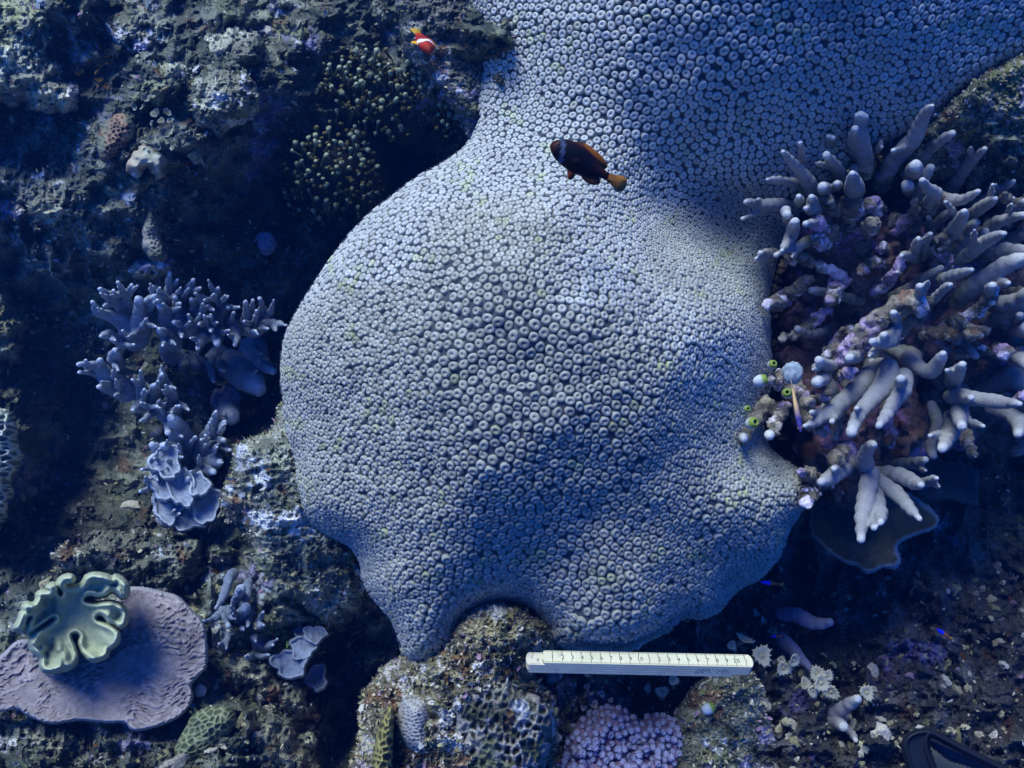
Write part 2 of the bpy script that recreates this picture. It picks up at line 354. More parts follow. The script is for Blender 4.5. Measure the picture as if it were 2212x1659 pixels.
# area-weighted candidates
nc = 110000
cand = []
tri = f; a = v[tri[:, 1]] - v[tri[:, 0]]; b = v[tri[:, 3]] - v[tri[:, 0]]
area = np.linalg.norm(np.cross(a, b), axis=1); cxm = X[tri].mean(1); cym = Y[tri].mean(1); dm = D[tri].mean(1)
okm = (dm > 2.5) & (cxm < 2300) & (cym > -230); area = area * okm / spacing(cxm, cym) ** 2
pick = RNG.choice(len(tri), nc, p=area / area.sum())
cx_ = cxm[pick] + RNG.uniform(-2, 2, nc); cy_ = cym[pick] + RNG.uniform(-2, 2, nc)
ct = cor_t(cx_, cy_); cp = P(cx_, cy_, ct); cs = spacing(cx_, cy_) * (1 + .06 * RNG.standard_normal(nc)).clip(.8, 1.25)
acc = []; cell = {}
G_ = .012
for i in range(nc):
    p = cp[i]; k = (int(p[0] // G_), int(p[1] // G_), int(p[2] // G_)); s2 = (cs[i] * .785) ** 2; good = True
    for dx in (-1, 0, 1):
        for dy in (-1, 0, 1):
            for dz in (-1, 0, 1):
                for j in cell.get((k[0] + dx, k[1] + dy, k[2] + dz), ()):
                    q = cp[j]
                    if (p[0] - q[0]) ** 2 + (p[1] - q[1]) ** 2 + (p[2] - q[2]) ** 2 < s2: good = False; break
                if not good: break
            if not good: break
        if not good: break
    if good: acc.append(i); cell.setdefault(k, []).append(i)
acc = np.array(acc); qx, qy, qs = cx_[acc].copy(), cy_[acc].copy(), cs[acc].copy()
for it in range(24):
    q = P(qx, qy, cor_t(qx, qy)).astype(np.float32); n = len(q)
    for s0 in range(0, n, 800):
        dv = q[s0:s0 + 800, None] - q[None]; dd = np.linalg.norm(dv, axis=2) + 1e-6
        rest = .5 * (qs[s0:s0 + 800, None] + qs[None]) * 1.10
        wgt = np.clip(rest - dd, 0, None); wgt[np.arange(len(dd)), s0 + np.arange(len(dd))] = 0
        push = (dv / dd[..., None] * wgt[..., None]).sum(1) * .30
        qx[s0:s0 + 800] += np.clip(push[:, 0] * F / .85, -5, 5); qy[s0:s0 + 800] -= np.clip(push[:, 1] * F / .85, -5, 5)
dd = sdf_poly(qx, qy, OUT); ok = (dd > 2) & (qy > -240)
qx, qy, qs = qx[ok], qy[ok], qs[ok]
print("polyps", len(qx))
q0 = P(qx, qy, cor_t(qx, qy)); e = 3.0
du = P(qx + e, qy, cor_t(qx + e, qy)) - P(qx - e, qy, cor_t(qx - e, qy)); dv = P(qx, qy - e, cor_t(qx, qy - e)) - P(qx, qy + e, cor_t(qx, qy + e))
N = np.cross(du, dv); N /= np.linalg.norm(N, axis=1)[:, None]; N += .10 * RNG.standard_normal(N.shape) * .6; N /= np.linalg.norm(N, axis=1)[:, None]
U = np.cross(N, [0, 0, 1.0]) + 1e-6; U /= np.linalg.norm(U, axis=1)[:, None]; W = np.cross(N, U)
SEG = 28
prof = [(1.04, -.15, .2), (.99, .22, .4), (.92, .46, .75), (.80, .60, 1.0), (.50, .64, 1.0), (.26, .54, .85), (.12, .36, .5)]
nr = len(prof); npol = len(qx)
ang = np.linspace(0, 2 * math.pi, SEG, endpoint=False)
alt = np.where(np.arange(SEG) % 2 == 0, 1.0, -1.0)
Vp = np.zeros((npol, nr * SEG + 1, 3)); Cp = np.zeros((npol, nr * SEG + 1, 3))
r0 = qs * .505; ell = 1 + .09 * RNG.standard_normal(npol).clip(-1.2, 1.6); ea = RNG.uniform(0, math.pi, npol); ph = RNG.uniform(0, 6.28, npol)
hscale = r0 * RNG.uniform(.95, 1.3, npol); holeS = RNG.uniform(.55, 1.15, npol)
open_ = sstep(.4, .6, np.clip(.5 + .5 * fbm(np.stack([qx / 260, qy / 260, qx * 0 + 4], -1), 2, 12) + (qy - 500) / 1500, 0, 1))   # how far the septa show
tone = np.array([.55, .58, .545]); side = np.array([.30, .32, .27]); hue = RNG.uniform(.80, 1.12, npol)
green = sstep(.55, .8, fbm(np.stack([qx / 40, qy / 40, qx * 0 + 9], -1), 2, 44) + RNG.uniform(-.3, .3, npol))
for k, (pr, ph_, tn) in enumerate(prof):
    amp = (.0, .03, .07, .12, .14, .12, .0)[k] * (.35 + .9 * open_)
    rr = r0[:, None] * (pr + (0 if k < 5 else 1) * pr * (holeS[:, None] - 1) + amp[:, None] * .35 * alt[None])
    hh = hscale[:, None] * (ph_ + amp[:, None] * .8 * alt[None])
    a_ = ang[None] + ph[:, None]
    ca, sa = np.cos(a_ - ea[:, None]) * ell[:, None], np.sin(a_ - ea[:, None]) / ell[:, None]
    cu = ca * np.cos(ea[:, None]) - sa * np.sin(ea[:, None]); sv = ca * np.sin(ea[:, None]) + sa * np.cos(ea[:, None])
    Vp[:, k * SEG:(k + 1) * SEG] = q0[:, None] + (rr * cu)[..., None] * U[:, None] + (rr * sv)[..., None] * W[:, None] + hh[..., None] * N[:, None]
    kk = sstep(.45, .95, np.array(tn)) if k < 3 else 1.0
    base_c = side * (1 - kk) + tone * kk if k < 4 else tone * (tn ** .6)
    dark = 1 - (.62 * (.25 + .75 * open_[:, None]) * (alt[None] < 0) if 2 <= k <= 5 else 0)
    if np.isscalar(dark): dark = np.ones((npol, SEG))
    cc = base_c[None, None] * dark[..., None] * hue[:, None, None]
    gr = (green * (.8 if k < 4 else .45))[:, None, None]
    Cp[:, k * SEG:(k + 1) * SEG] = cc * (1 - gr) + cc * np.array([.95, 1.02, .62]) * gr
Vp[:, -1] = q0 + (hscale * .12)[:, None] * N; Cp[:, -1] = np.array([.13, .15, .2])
i0 = np.arange(SEG); i1 = (i0 + 1) % SEG; fq = np.concatenate([np.stack([k * SEG + i0, k * SEG + i1, (k + 1) * SEG + i1, (k + 1) * SEG + i0], 1) for k in range(nr - 1)])
ft = np.stack([(nr - 1) * SEG + i0, (nr - 1) * SEG + i1, np.full(SEG, nr * SEG)], 1)
off = (np.arange(npol) * (nr * SEG + 1))[:, None, None]
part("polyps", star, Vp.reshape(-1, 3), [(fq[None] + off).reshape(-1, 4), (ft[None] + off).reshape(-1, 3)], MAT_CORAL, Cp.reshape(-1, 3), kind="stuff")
del Vp, Cp

# ------------------------------------------------------------------ rock heads standing out of the reef
def rock_field(name, label, poly, ctrl, style, amp=.012, R=60, depth=.07, mat=None, cat="rock", jitter=6, step=3.0, seed=0, group=None, pit=0, tint_=(1, 1, 1), skirt=.12):
    poly = smooth_poly(poly, 4); base = tps(ctrl) if len(ctrl) > 3 else (lambda x, y: ctrl[0][2] + 0 * x)
    def tf(px, py, d):
        k = np.clip(d / R, 0, 1); t = base(px, py) + depth * (1 - np.sqrt(1 - (1 - k) ** 2))
        q = np.stack([px / F, py / F, px * 0 + seed * .37], -1); wq = q + .02 * np.stack([fbm(q * 14, 2, 5 + seed), fbm(q * 14, 2, 6 + seed), q[..., 0] * 0], -1)
        n = amp * (1.7 * fbm(wq * 16, 3, seed + 1) + 1.1 * fbm(wq * 45, 3, seed + 2, ridge=True) + 1.15 * fbm(q * 110, 3, seed + 3, .65)) + .0055 * fbm(q * 300, 2, seed + 4)
        if pit:
            f1, _, cid = worley(wq * 75, seed + 9); n = n - pit * np.clip(.34 - f1, 0, 1) * (cid > .45) * 3
        return t - n
    v, f, X, Y, D = outline_field(poly, tf, step, skirt, jitter=jitter, seed=seed)
    q = np.stack([X / F, Y / F, X * 0 + seed], -1)
    c = reef_color(q, seed * 3, **style) * np.array(tint_)
    SURF.append((v, f, int(len(f) * .42)))
    cx, cy = poly.mean(0); b = pt(cx, cy, float(base(np.array([cx]), np.array([cy]))[0]) + .1 if len(ctrl) > 3 else ctrl[0][2] + .1)
    return single(name, label, cat, b, v, f, mat or MAT_REEF, c, group, smooth=False)
rock_field("reef_rock", "pinkish grey crusted rock edge left of the coral's top, beside the small red fish",
    [(862,-80),(853,0),(862,55),(872,105),(905,150),(935,175),(965,215),(995,262),(1020,305),(1048,300),(1068,250),(1078,160),(1070,80),(1060,20),(1050,-80)],
    [(860,0,1.04),(960,60,1.02),(1040,60,1.03),(1000,200,1.03),(1060,200,1.05),(940,150,1.05),(1030,290,1.04),(1050,-60,1.04)], dict(pink=.6, green=.4, pale=.75, dark=1.0, red=.45), seed=3, amp=.009, R=40, tint_=(1, .95, 1.08))
rock_field("reef_rock", "sloping olive tan rock at the right edge above the white branching coral",
    [(1905,322),(1960,286),(2030,236),(2090,186),(2160,138),(2260,100),(2420,80),(2420,560),(2300,560),(2180,500),(2110,430),(2060,400),(1990,390),(1930,370)],
    [(1900,330,1.03),(2050,250,.955),(2200,150,.93),(2200,300,.96),(2100,400,1.05),(2200,500,1.1),(2400,100,.95),(2400,500,1.1)], dict(pink=.45, green=.75, pale=.55, dark=1.15, red=.3), seed=5, amp=.008, R=30, tint_=(1.15, 1.1, .95))
rock_field("reef_rock", "green brown algae covered rock column against the coral's lower left side",
    [(478,1085),(500,1020),(505,965),(540,948),(590,935),(605,880),(625,870),(655,905),(672,1000),(690,1120),(770,1180),(792,1240),(780,1310),(745,1345),(700,1350),(660,1322),(600,1290),(560,1240),(548,1170),(520,1130)],
    [(500,1000,1.06),(560,1000,1.0),(600,900,1.03),(640,1000,.99),(560,1120,1.02),(640,1150,.97),(620,1250,1.03),(740,1220,.99),(740,1320,1.04),(570,1060,.98)], dict(pink=.8, green=.85, pale=.95, dark=1.15, red=.5), seed=8, amp=.014, R=50, pit=.006)
rock_field("reef_rock", "brown and white pitted boulder left of the folding ruler, under the coral's lobes",
    [(780,1720),(778,1600),(790,1500),(820,1455),(850,1428),(900,1415),(950,1405),(975,1372),(985,1335),(1020,1312),(1050,1302),(1085,1298),(1120,1308),(1150,1325),(1170,1330),(1198,1352),(1205,1395),(1160,1420),(1150,1460),(1190,1500),(1205,1600),(1200,1720)],
    [(800,1650,.93),(830,1480,.95),(920,1440,.86),(1000,1350,.845),(1080,1310,.845),(1180,1360,.87),(1080,1400,.815),(1000,1450,.815),(900,1520,.84),(900,1650,.84),(1050,1600,.81),(1130,1470,.84),(1190,1600,.88)], dict(pink=.75, green=.35, pale=1.25, dark=1.15, red=1.1), seed=11, amp=.015, R=45, pit=.012, tint_=(1.2, 1.05, .86), step=2.2)
rock_field("reef_rock", "pinkish grey gritty rock below the right end of the folding ruler",
    [(1450,1560),(1470,1520),(1500,1478),(1550,1448),(1605,1442),(1642,1480),(1655,1540),(1680,1600),(1730,1650),(1760,1740),(1400,1740)],
    [(1480,1500,.96),(1600,1450,.90),(1540,1480,.90),(1560,1560,.88),(1650,1600,.91),(1560,1660,.86),(1720,1680,.93),(1450,1660,.9)], dict(pink=.9, green=.3, pale=1.0, dark=1.1, red=.5), seed=14, amp=.009, R=50, step=2.6)
STY = dict(pink=.55, green=.55, pale=.6, dark=1.1, red=.45)
for (lab, poly, t, s, st) in [
    ("broad tan turf covered rock shoulder in the top left corner", [(-120,-60),(60,-30),(140,0),(150,60),(120,110),(160,170),(165,230),(100,250),(0,220),(-120,240)], 1.12, 21, dict(pink=.3, green=.45, pale=.7, dark=1.7, red=.4)),
    ("pale lilac topped jagged rock below the top edge, left of the anemones", [(225,55),(262,10),(300,0),(350,30),(385,60),(392,110),(350,130),(300,142),(262,120),(240,100)], 1.10, 23, dict(pink=.6, green=.3, pale=1.05, dark=1.5, red=.3)),
    ("rounded olive knob rising beside the lilac topped rock", [(418,100),(440,70),(490,62),(540,72),(575,110),(570,150),(520,170),(470,165),(425,150)], 1.12, 25, dict(pink=.3, green=.8, pale=.5, dark=1.15, red=.2)),
    ("round lump with tan top and lilac side, left of the whitish pink knob", [(300,170),(320,140),(360,128),(400,138),(415,170),(410,210),(380,230),(330,225),(305,200)], 1.07, 27, dict(pink=.75, green=.6, pale=.65, dark=1.15, red=.2)),
    ("large whitish pink knob with a porous crown, in the upper left reef", [(402,180),(420,150),(460,140),(510,150),(545,180),(552,230),(525,275),(480,295),(430,280),(405,235)], 1.04, 29, dict(pink=.55, green=.3, pale=1.0, dark=1.2, red=.1)),
    ("dark olive crusted rock at the top edge between knob and anemone", [(560,-60),(600,-20),(640,10),(690,-10),(720,-60),(800,-60),(840,-20),(830,60),(790,110),(730,120),(670,150),(600,160),(570,110),(590,60)], 1.17, 31, dict(pink=.3, green=.75, pale=.45, dark=.95, red=.4)),
    ("grey tan ledge with ragged underside at the left edge", [(-120,340),(-20,330),(60,355),(130,370),(150,400),(110,450),(30,440),(-120,460)], 1.22, 33, STY),
    ("crusty pale rock around the brown honeycomb coral", [(160,300),(190,255),(250,235),(300,250),(345,300),(372,350),(370,420),(330,450),(280,440),(230,420),(200,380),(170,350)], 1.13, 35, dict(pink=.6, green=.5, pale=.8, dark=1.15, red=.2)),
    ("low tan hump with a white spotted crest beneath the brown honeycomb coral", [(40,395),(90,375),(150,372),(200,390),(215,440),(180,500),(100,500),(40,470)], 1.20, 37, dict(pink=.2, green=.5, pale=.7, dark=1.1, red=.1)),
    ("pale crusted rock ledge directly beneath the tan folded coral lobe", [(285,395),(330,385),(375,395),(385,430),(360,455),(300,450),(275,425)], 1.13, 49, dict(pink=.5, green=.5, pale=.95, dark=1.2, red=.3)),
    ("pale grey crusted rock behind the base of the tan coral finger", [(270,560),(300,540),(370,548),(400,575),(380,600),(310,610),(270,590)], 1.24, 51, dict(pink=.5, green=.5, pale=.8, dark=1.0, red=.4)),
    ("dim lilac crusted rock in the dark left of the dome, under the round knob coral", [(540,585),(575,565),(605,575),(612,610),(580,625),(548,615)], 1.36, 53, dict(pink=.9, green=.2, pale=.7, dark=.9, red=.5)),
    ("dim greenish boulder at the left edge above the blue branching coral", [(-120,620),(0,610),(40,640),(60,700),(50,770),(0,800),(-120,800)], 1.34, 39, dict(pink=.2, green=.9, pale=.5, dark=1.0, red=.2)),
    ("sloping speckled rock above the leather coral", [(120,1190),(180,1165),(260,1150),(360,1150),(430,1165),(445,1215),(410,1270),(330,1290),(260,1270),(200,1240),(140,1230)], 1.12, 41, dict(pink=.5, green=.5, pale=.45, dark=.85, red=.6)),
    ("whitish blotched rock at the bottom edge, left half, under the lilac plate", [(-100,1560),(40,1545),(130,1540),(200,1560),(270,1570),(310,1600),(320,1740),(-100,1740)], .97, 43, dict(pink=.5, green=.5, pale=1.05, dark=1.2, red=.2)),
    ("olive grey rounded rock at the bottom edge carrying the green honeycomb coral", [(330,1740),(345,1640),(400,1570),(440,1520),(520,1510),(600,1530),(660,1580),(690,1640),(700,1740)], .97, 45, dict(pink=.45, green=.6, pale=.6, dark=1.0, red=.75)),
    ("speckled green brown rock between the lilac plate and the dark hole", [(450,1430),(500,1400),(570,1420),(620,1470),(680,1510),(690,1550),(640,1560),(560,1530),(480,1500)], 1.03, 47, dict(pink=.6, green=.7, pale=.6, dark=1.0, red=.85)),
]:
    ctr = np.mean(poly, 0); rr = .5 * min(np.ptp(np.array(poly)[:, 0]), np.ptp(np.array(poly)[:, 1]))
    rock_field("reef_rock", lab, poly, [(0, 0, t)], st, seed=s, amp=.015, R=rr * 1.0, depth=.10 if rr < 90 else .12, jitter=24, step=3.0, pit=.005, skirt=.2, tint_=(1.25, 1.22, 1.2))

# ------------------------------------------------------------------ massive little corals
def dome_coral(name, label, poly, t, cells, h, ctop, cpit, R, depth=.05, seed=0, stretch=(1, 1, 0), mat=MAT_CORAL, edge=.25, cat="coral", tilt=0, step=2.0, rag=0, mixc=None, jit=0):
    poly = smooth_poly(poly, 4); cx, cy = poly.mean(0)
    def pat(px, py):
        c, s_ = math.cos(stretch[2]), math.sin(stretch[2]); x, y = px - cx, py - cy
        u, w_ = (x * c + y * s_) / (cells * stretch[0]), (-x * s_ + y * c) / (cells * stretch[1])
        q = np.stack([u, w_, u * 0 + seed], -1); q = q + .25 * np.stack([fbm(q * .9, 2, 61), fbm(q * .9, 2, 62), u * 0], -1)
        f1, f2, cid = worley(q, seed + 50); return f1, f2 - f1, cid
    def tf(px, py, d):
        k = np.clip(d / R, 0, 1); t_ = t + depth * (1 - np.sqrt(1 - (1 - k) ** 2)) + tilt * (py - cy) / F
        f1, e, _ = pat(px, py); q = np.stack([px / F, py / F, px * 0 + seed], -1)
        return t_ - h * (1 - sstep(0, edge * 2.2, e)) - .006 * fbm(q * 30, 2, seed) - rag * fbm(q * 110, 3, seed + 2)
    v, f, X, Y, D = outline_field(poly, tf, step, .08, jitter=jit, seed=seed)
    f1, e, cid = pat(X, Y); k = sstep(edge * .5, edge * 1.8, e)
    c = lerp(np.ones((len(v), 3)) * np.array(ctop), np.array(cpit) + 0 * v, k)
    if mixc is not None:
        q = np.stack([X / F, Y / F, X * 0 + seed], -1); c = lerp(c, reef_color(q, seed, **mixc), sstep(-.1, .25, fbm(q * 40, 3, seed + 7)))
    return single(name, label, cat, pt(cx, cy, t + .03), v, f, mat, c)
dome_coral("brain_coral", "small oval grey coral with fine maze ridges on the white rock at the bottom", [(868,1510),(890,1504),(920,1505),(934,1525),(937,1580),(930,1625),(905,1632),(880,1615),(862,1580),(860,1540)], .815, 7.5, .0026, (.42,.42,.40), (.19,.19,.19), 40, .045, 2, (1.25, 1, -.3), edge=.3)
dome_coral("honeycomb_coral", "dead half overgrown honeycomb coral head with deep pits, left of the lilac soft coral", [(978,1560),(985,1510),(1010,1475),(1045,1458),(1090,1462),(1130,1490),(1165,1505),(1188,1540),(1190,1600),(1175,1660),(1150,1720),(1010,1720),(985,1640)], .79, 17, .0085, (.50,.49,.45), (.075,.07,.045), 85, .06, 4, (1, 1.25, .25), mat=MAT_REEF, edge=.34, rag=.009, mixc=dict(pink=.8, green=.5, pale=.7, dark=.8, red=.6))
dome_coral("honeycomb_coral", "brown honeycomb coral dome with open cells in the upper left reef", [(212,330),(215,290),(235,255),(265,245),(290,262),(300,295),(285,320),(250,345),(225,350)], 1.075, 10, .004, (.30,.215,.145), (.085,.055,.04), 45, .06, 6, edge=.2, jit=9, rag=.0015, mixc=dict(pink=.2, green=.5, pale=.3, dark=.8, red=.8))
dome_coral("honeycomb_coral", "olive green cell patterned coral crust at the bottom, left of the dark hole", [(375,1620),(400,1570),(420,1540),(460,1525),(500,1530),(512,1560),(490,1600),(450,1640),(410,1650),(380,1645)], .93, 13, .0035, (.23,.26,.15), (.07,.09,.05), 50, .04, 8, (1.3, .8, -.7), edge=.22, rag=.001)
dome_coral("honeycomb_coral", "yellow green pitted coral strip low on the white rock at the bottom", [(818,1580),(838,1530),(850,1535),(850,1590),(848,1640),(845,1700),(805,1700),(808,1630)], .815, 13, .005, (.32,.30,.10), (.07,.06,.03), 24, .03, 10, (1, 1.3, .2), edge=.22)
dome_coral("ridge_coral", "pale greenish folded ridge coral cut off by the left edge", [(-80,880),(0,886),(22,905),(38,940),(42,985),(30,1020),(22,1060),(10,1110),(-20,1150),(-80,1160)], 1.13, 14, .010, (.50,.55,.46), (.12,.16,.14), 45, .07, 12, (1.8, .8, -.1), edge=.25, rag=.004, jit=12)
dome_coral("lobe_coral", "tan folded coral lobe with pale rim right below the brown honeycomb coral", [(275,350),(285,325),(315,315),(345,325),(365,345),(362,375),(340,385),(318,372),(300,385),(280,375)], 1.045, 30, .006, (.42,.38,.28), (.24,.2,.15), 30, .05, 14, edge=.4, rag=.007, jit=14, mixc=dict(pink=.5, green=.4, pale=.9, dark=1.0, red=.3))
dome_coral("finger_coral", "tan upright finger of coral standing alone left of the anemones", [(308,505),(312,470),(325,455),(338,470),(340,500),(352,530),(358,556),(330,560),(315,540)], 1.12, 9, .003, (.42,.40,.34), (.22,.2,.16), 18, .03, 16, edge=.25, jit=7, rag=.002, mixc=dict(pink=.4, green=.4, pale=.8, dark=.9, red=.3))
def lump(name, label, px, py, t, r, cells, ctop, cpit, cat="coral", amp=.08, seed=0, sub=5, squash=(1, 1, 1), mat=MAT_CORAL):
    v, f = ICO[sub]; q = v * cells; n = fbm(q, 2, seed); n2 = fbm(v * 1.6, 2, seed + 3)
    R_ = r * t / F; p = v * (1 + amp * n[:, None] + .12 * n2[:, None]) * R_ * np.array(squash) + pt(px, py, t)
    c = lerp(np.ones((len(v), 3)) * np.array(cpit), np.array(ctop) + 0 * v, sstep(-.3, .25, n))
    return single(name, label, cat, pt(px, py, t), p, f, mat, c)
lump("knob_coral", "small round lilac white knob coral in the dark, above the blue branching coral", 574, 526, 1.34, 23, 9, (.50,.48,.60), (.22,.2,.34), amp=.13, seed=3, squash=(1, 1.1, .9))
lump("pebble", "small smooth pale grey pebble at the right rim of the lilac plate", 789 - 356, 1492, 1.01, 12, 2, (.4,.45,.5), (.3,.34,.4), "pebble", .05, 5, 4, (1, 1.2, .8))

# ------------------------------------------------------------------ plates
def plate(name, label, poly, tf0, thick=6, ridge=0, cells=10, colr=(.3,.28,.3), rim=None, curl=.0, cat="coral", mat=MAT_SOFT, step=2.2, seed=0, stretch=3.0, c2=None, jit=0):
    poly = smooth_poly(poly, 4); cx, cy = poly.mean(0)
    def pat(px, py):
        q1, q2, q3 = [np.stack([px / c, py / c, px * 0 + k], -1) for c, k in ((70, 1), (22, 2), (9, 3))]
        s_ = px * .42 + py * .9 + 26 * fbm(q1, 2, 71 + seed) + 6.5 * fbm(q2, 2, 72) + 2.2 * fbm(q3, 2, 76)
        r_ = -px * .9 + py * .42 + 18 * fbm(q1, 2, 81)
        n = vn(np.stack([s_ / cells * 1.9, r_ / cells * .62, px * 0], -1), 74 + seed) + .5 * vn(np.stack([s_ / cells * 3.3, r_ / cells * 1.6, px * 0], -1), 79)
        return n * np.clip(.55 + 1.9 * fbm(np.stack([px / 60, py / 60, px * 0 + 2], -1), 2, 75), .1, 1.0)
    def tf(px, py, d):
        k = np.clip(d / thick, 0, 1)
        return tf0(px, py) + .008 * (1 - np.sqrt(1 - (1 - k) ** 2)) - curl * np.exp(-(d / 14) ** 2) - ridge * pat(px, py)
    v, f, X, Y, D = outline_field(poly, tf, step, .016, jitter=jit, seed=seed)
    q = np.stack([X / F, Y / F, X * 0 + seed], -1)
    c = np.ones((len(v), 3)) * np.array(colr) * (1 + .22 * fbm(q * 25, 3, seed) + .35 * fbm(q * 160, 3, seed + 1))[:, None]
    if c2 is not None: c = lerp(c, np.array(c2) + 0 * v, sstep(.0, .4, fbm(q * 12, 4, seed + 5)))
    if ridge: c = c * (.86 + .3 * sstep(-.2, .5, pat(X, Y)))[:, None]
    if rim is not None: c = lerp(c, np.array(rim) + 0 * v, np.exp(-(np.maximum(D, 0) / 4.5) ** 2))
    return single(name, label, cat, pt(cx, cy, float(tf0(np.array([cx]), np.array([cy]))[0]) + .02), v, f, mat, c)
plT = tps([(0,1450,1.0),(100,1500,.975),(240,1300,1.02),(340,1290,1.03),(430,1350,1.0),(445,1430,.985),(400,1530,.965),(290,1575,.95),(200,1480,.985),(300,1420,1.005),(330,1470,.985),(50,1560,.96),(260,1370,1.02),(350,1360,.99),(-80,1500,.97)])
plate("plate_coral", "wide lilac grey plate coral with fine wavy ridges, under the leather coral", [(-60,1440),(0,1418),(40,1385),(90,1385),(150,1370),(220,1330),(250,1300),(278,1272),(310,1270),(345,1278),(385,1290),(415,1320),(440,1350),(446,1400),(444,1440),(425,1462),(412,1480),(415,1510),(390,1545),(340,1568),(290,1577),(268,1560),(230,1560),(170,1555),(110,1562),(60,1545),(30,1530),(-60,1545)],
      plT, ridge=.0027, cells=7.5, colr=(.25, .225, .235), curl=.004, rim=(.36,.35,.38), step=1.7)
plT2 = tps([(1750,1150,1.13),(1870,1225,1.08),(1940,1190,1.10),(2000,1130,1.16),(1900,1100,1.14),(1800,1200,1.10)])
plate("plate_coral", "dark olive shelf coral with a thin pale rim under the white branches at right", [(1752,1120),(1762,1090),(1850,1070),(1950,1060),(2015,1110),(2020,1135),(1990,1152),(1950,1165),(1935,1185),(1945,1210),(1920,1226),(1880,1232),(1850,1222),(1800,1200),(1765,1170),(1750,1150)],
      plT2, colr=(.05, .06, .05), rim=(.30, .36, .38), curl=.003, c2=(.10,.095,.06), seed=2, jit=9, ridge=.0008, cells=9)
plT3 = tps([(2000,1000,1.22),(2110,1000,1.23),(2105,1090,1.2),(2000,1080,1.19)])
plate("plate_coral", "dim greenish shelf coral half hidden behind the lower white branches", [(1960,1010),(2010,985),(2070,992),(2118,1010),(2112,1040),(2110,1085),(2070,1080),(2000,1072),(1950,1050)], plT3, colr=(.035, .055, .06), rim=(.06, .09, .1), seed=3, jit=14, ridge=.001, cells=9)
def lobes(label, data, seed, sub_t=0):
    pass

# leather coral: a broad disc whose thick margin is thrown into folds
LEA = [ZB(x, y) for x, y in [(372,452),(385,425),(420,404),(462,404),(474,425),(455,448),(425,462),(432,480),(480,478),(520,470),(548,440),(565,408),(605,392),(650,392),(700,402),(738,420),(762,404),(800,420),(838,462),(842,508),(825,545),(795,540),
 (770,515),(735,500),(690,528),(640,540),(590,530),(556,548),(556,572),(590,585),(640,590),(700,580),(770,590),(815,620),(832,670),(825,722),(790,748),(750,728),(712,712),(690,680),(655,660),(630,680),(640,705),(690,728),(740,750),(775,790),(772,850),(740,880),(712,900),(700,940),(660,965),(610,975),(570,950),(535,920),(512,880),(508,840),(515,810),(492,790),(462,800),(468,835),(490,880),(500,940),(490,990),(440,1030),(380,1042),(320,1050),(275,1040),(258,1000),(262,965),(230,930),(195,900),(182,850),(200,815),(240,775),(300,735),(340,705),(352,688),(330,686),(290,712),(240,745),(200,775),(175,790),(165,760),(172,720),(190,690),(180,676),(160,690),(150,740),(120,770),(80,755),(95,725),(112,690),(120,655),(140,640),(135,610),(165,590),(200,598),(222,580),(235,545),(232,525),(262,508),(300,512),(312,505),(300,480),(325,460),(350,462),(362,480),(372,520),(395,535),(400,510),(380,480)]]
_ca, _cb = ZB(500, 690)
def lea_t(px, py, d):
    r = np.hypot(px - _ca, py - _cb) / 118
    k = np.clip(d / 15, 0, 1)
    rim = np.exp(-((d - 9) / 7.5) ** 2)
    fold = 1.6 * fbm(np.stack([(px - _ca) / 30, (py - _cb) / 30, px * 0 + 3], -1), 2, 9)
    return .955 - .036 * sstep(.2, 1.0, r) * (1 + .5 * fold) - .012 * rim + .038 * (1 - np.sqrt(1 - (1 - k) ** 2)) + .03 * (py < 0)
v, f, X, Y, D = outline_field((smooth_poly(LEA, 2) - [_ca, _cb]) * .955 + [_ca, _cb], lea_t, 1.5, .05, over=1.5, grow=5.0)
c = np.ones((len(v), 3)) * np.array([.33, .385, .255]); c = lerp(c, np.array([.54, .60, .40]) + 0 * v, np.exp(-((D - 9) / 7) ** 2) * .8)
leather = thing("leather_coral", "pale yellow green leather coral disc with thick folded margins, resting on the lilac plate", "soft coral", pt(_ca, _cb, .99))
part("disc", leather, v, f, MAT_SOFT, c)
cv, cf = ICO[4]; sv = cv * np.array([.03, .03, .028]) + pt(_ca, _cb, .995)
part("stalk", leather, sv, cf, MAT_SOFT, np.ones((len(sv), 3)) * np.array([.36, .38, .25]))

# ------------------------------------------------------------------ branching corals
def chainset(T, chains, t0, t1, bow=0.0):
    """zoom-pixel chains (x,y,r[,dt]) to metres; depth runs from t0 at the root to t1 at the tip"""
    s = T(1, 0)[0] - T(0, 0)[0]; out = []
    for ch in chains:
        n = len(ch); o = []
        for i, c in enumerate(ch):
            k = i / max(1, n - 1) if n > 1 else .6
            t = t0 + (t1 - t0) * k + (c[3] if len(c) > 3 else 0)
            px, py = T(c[0], c[1]); o.append([*pt(px, py, t), c[2] * s * t / F * (.98 - .20 * k)])
        out.append(o)
    return out
def branch_part(parent, name, ch, mat, base_c, tip_c, h=.0016, k=.005, wob=.0013, seed=0, ws=60, label=None, tipw=1.0, rootc=None, dead=None):
    v, f, tip = tubes(ch, h, k, wob, seed, ws)
    c = np.ones((len(v), 3)) * np.array(base_c) * (1 + .12 * fbm(v * 40, 3, seed))[:, None]
    if dead: c = reef_color(v * 1.3, 80 + seed, **dead) * np.array([1.1, .93, .97])
    if rootc is not None:
        r0 = np.array(ch[0][0][:3]); L_ = np.linalg.norm(np.array(ch[0][-1][:3]) - r0) + 1e-3
        c = lerp(c, reef_color(v, 90 + seed, .7, .3, .6, 1.0, .6), sstep(.45, .1, np.linalg.norm(v - r0, axis=1) / L_ + .12 * fbm(v * 60, 2, seed)))
    if not dead: c = lerp(c, np.array(tip_c) + 0 * v, tip * tipw)
    return part(name, parent, v, f, mat, c, label=label)
WHITE, TIPW = (.36, .37, .39), (.70, .74, .76)
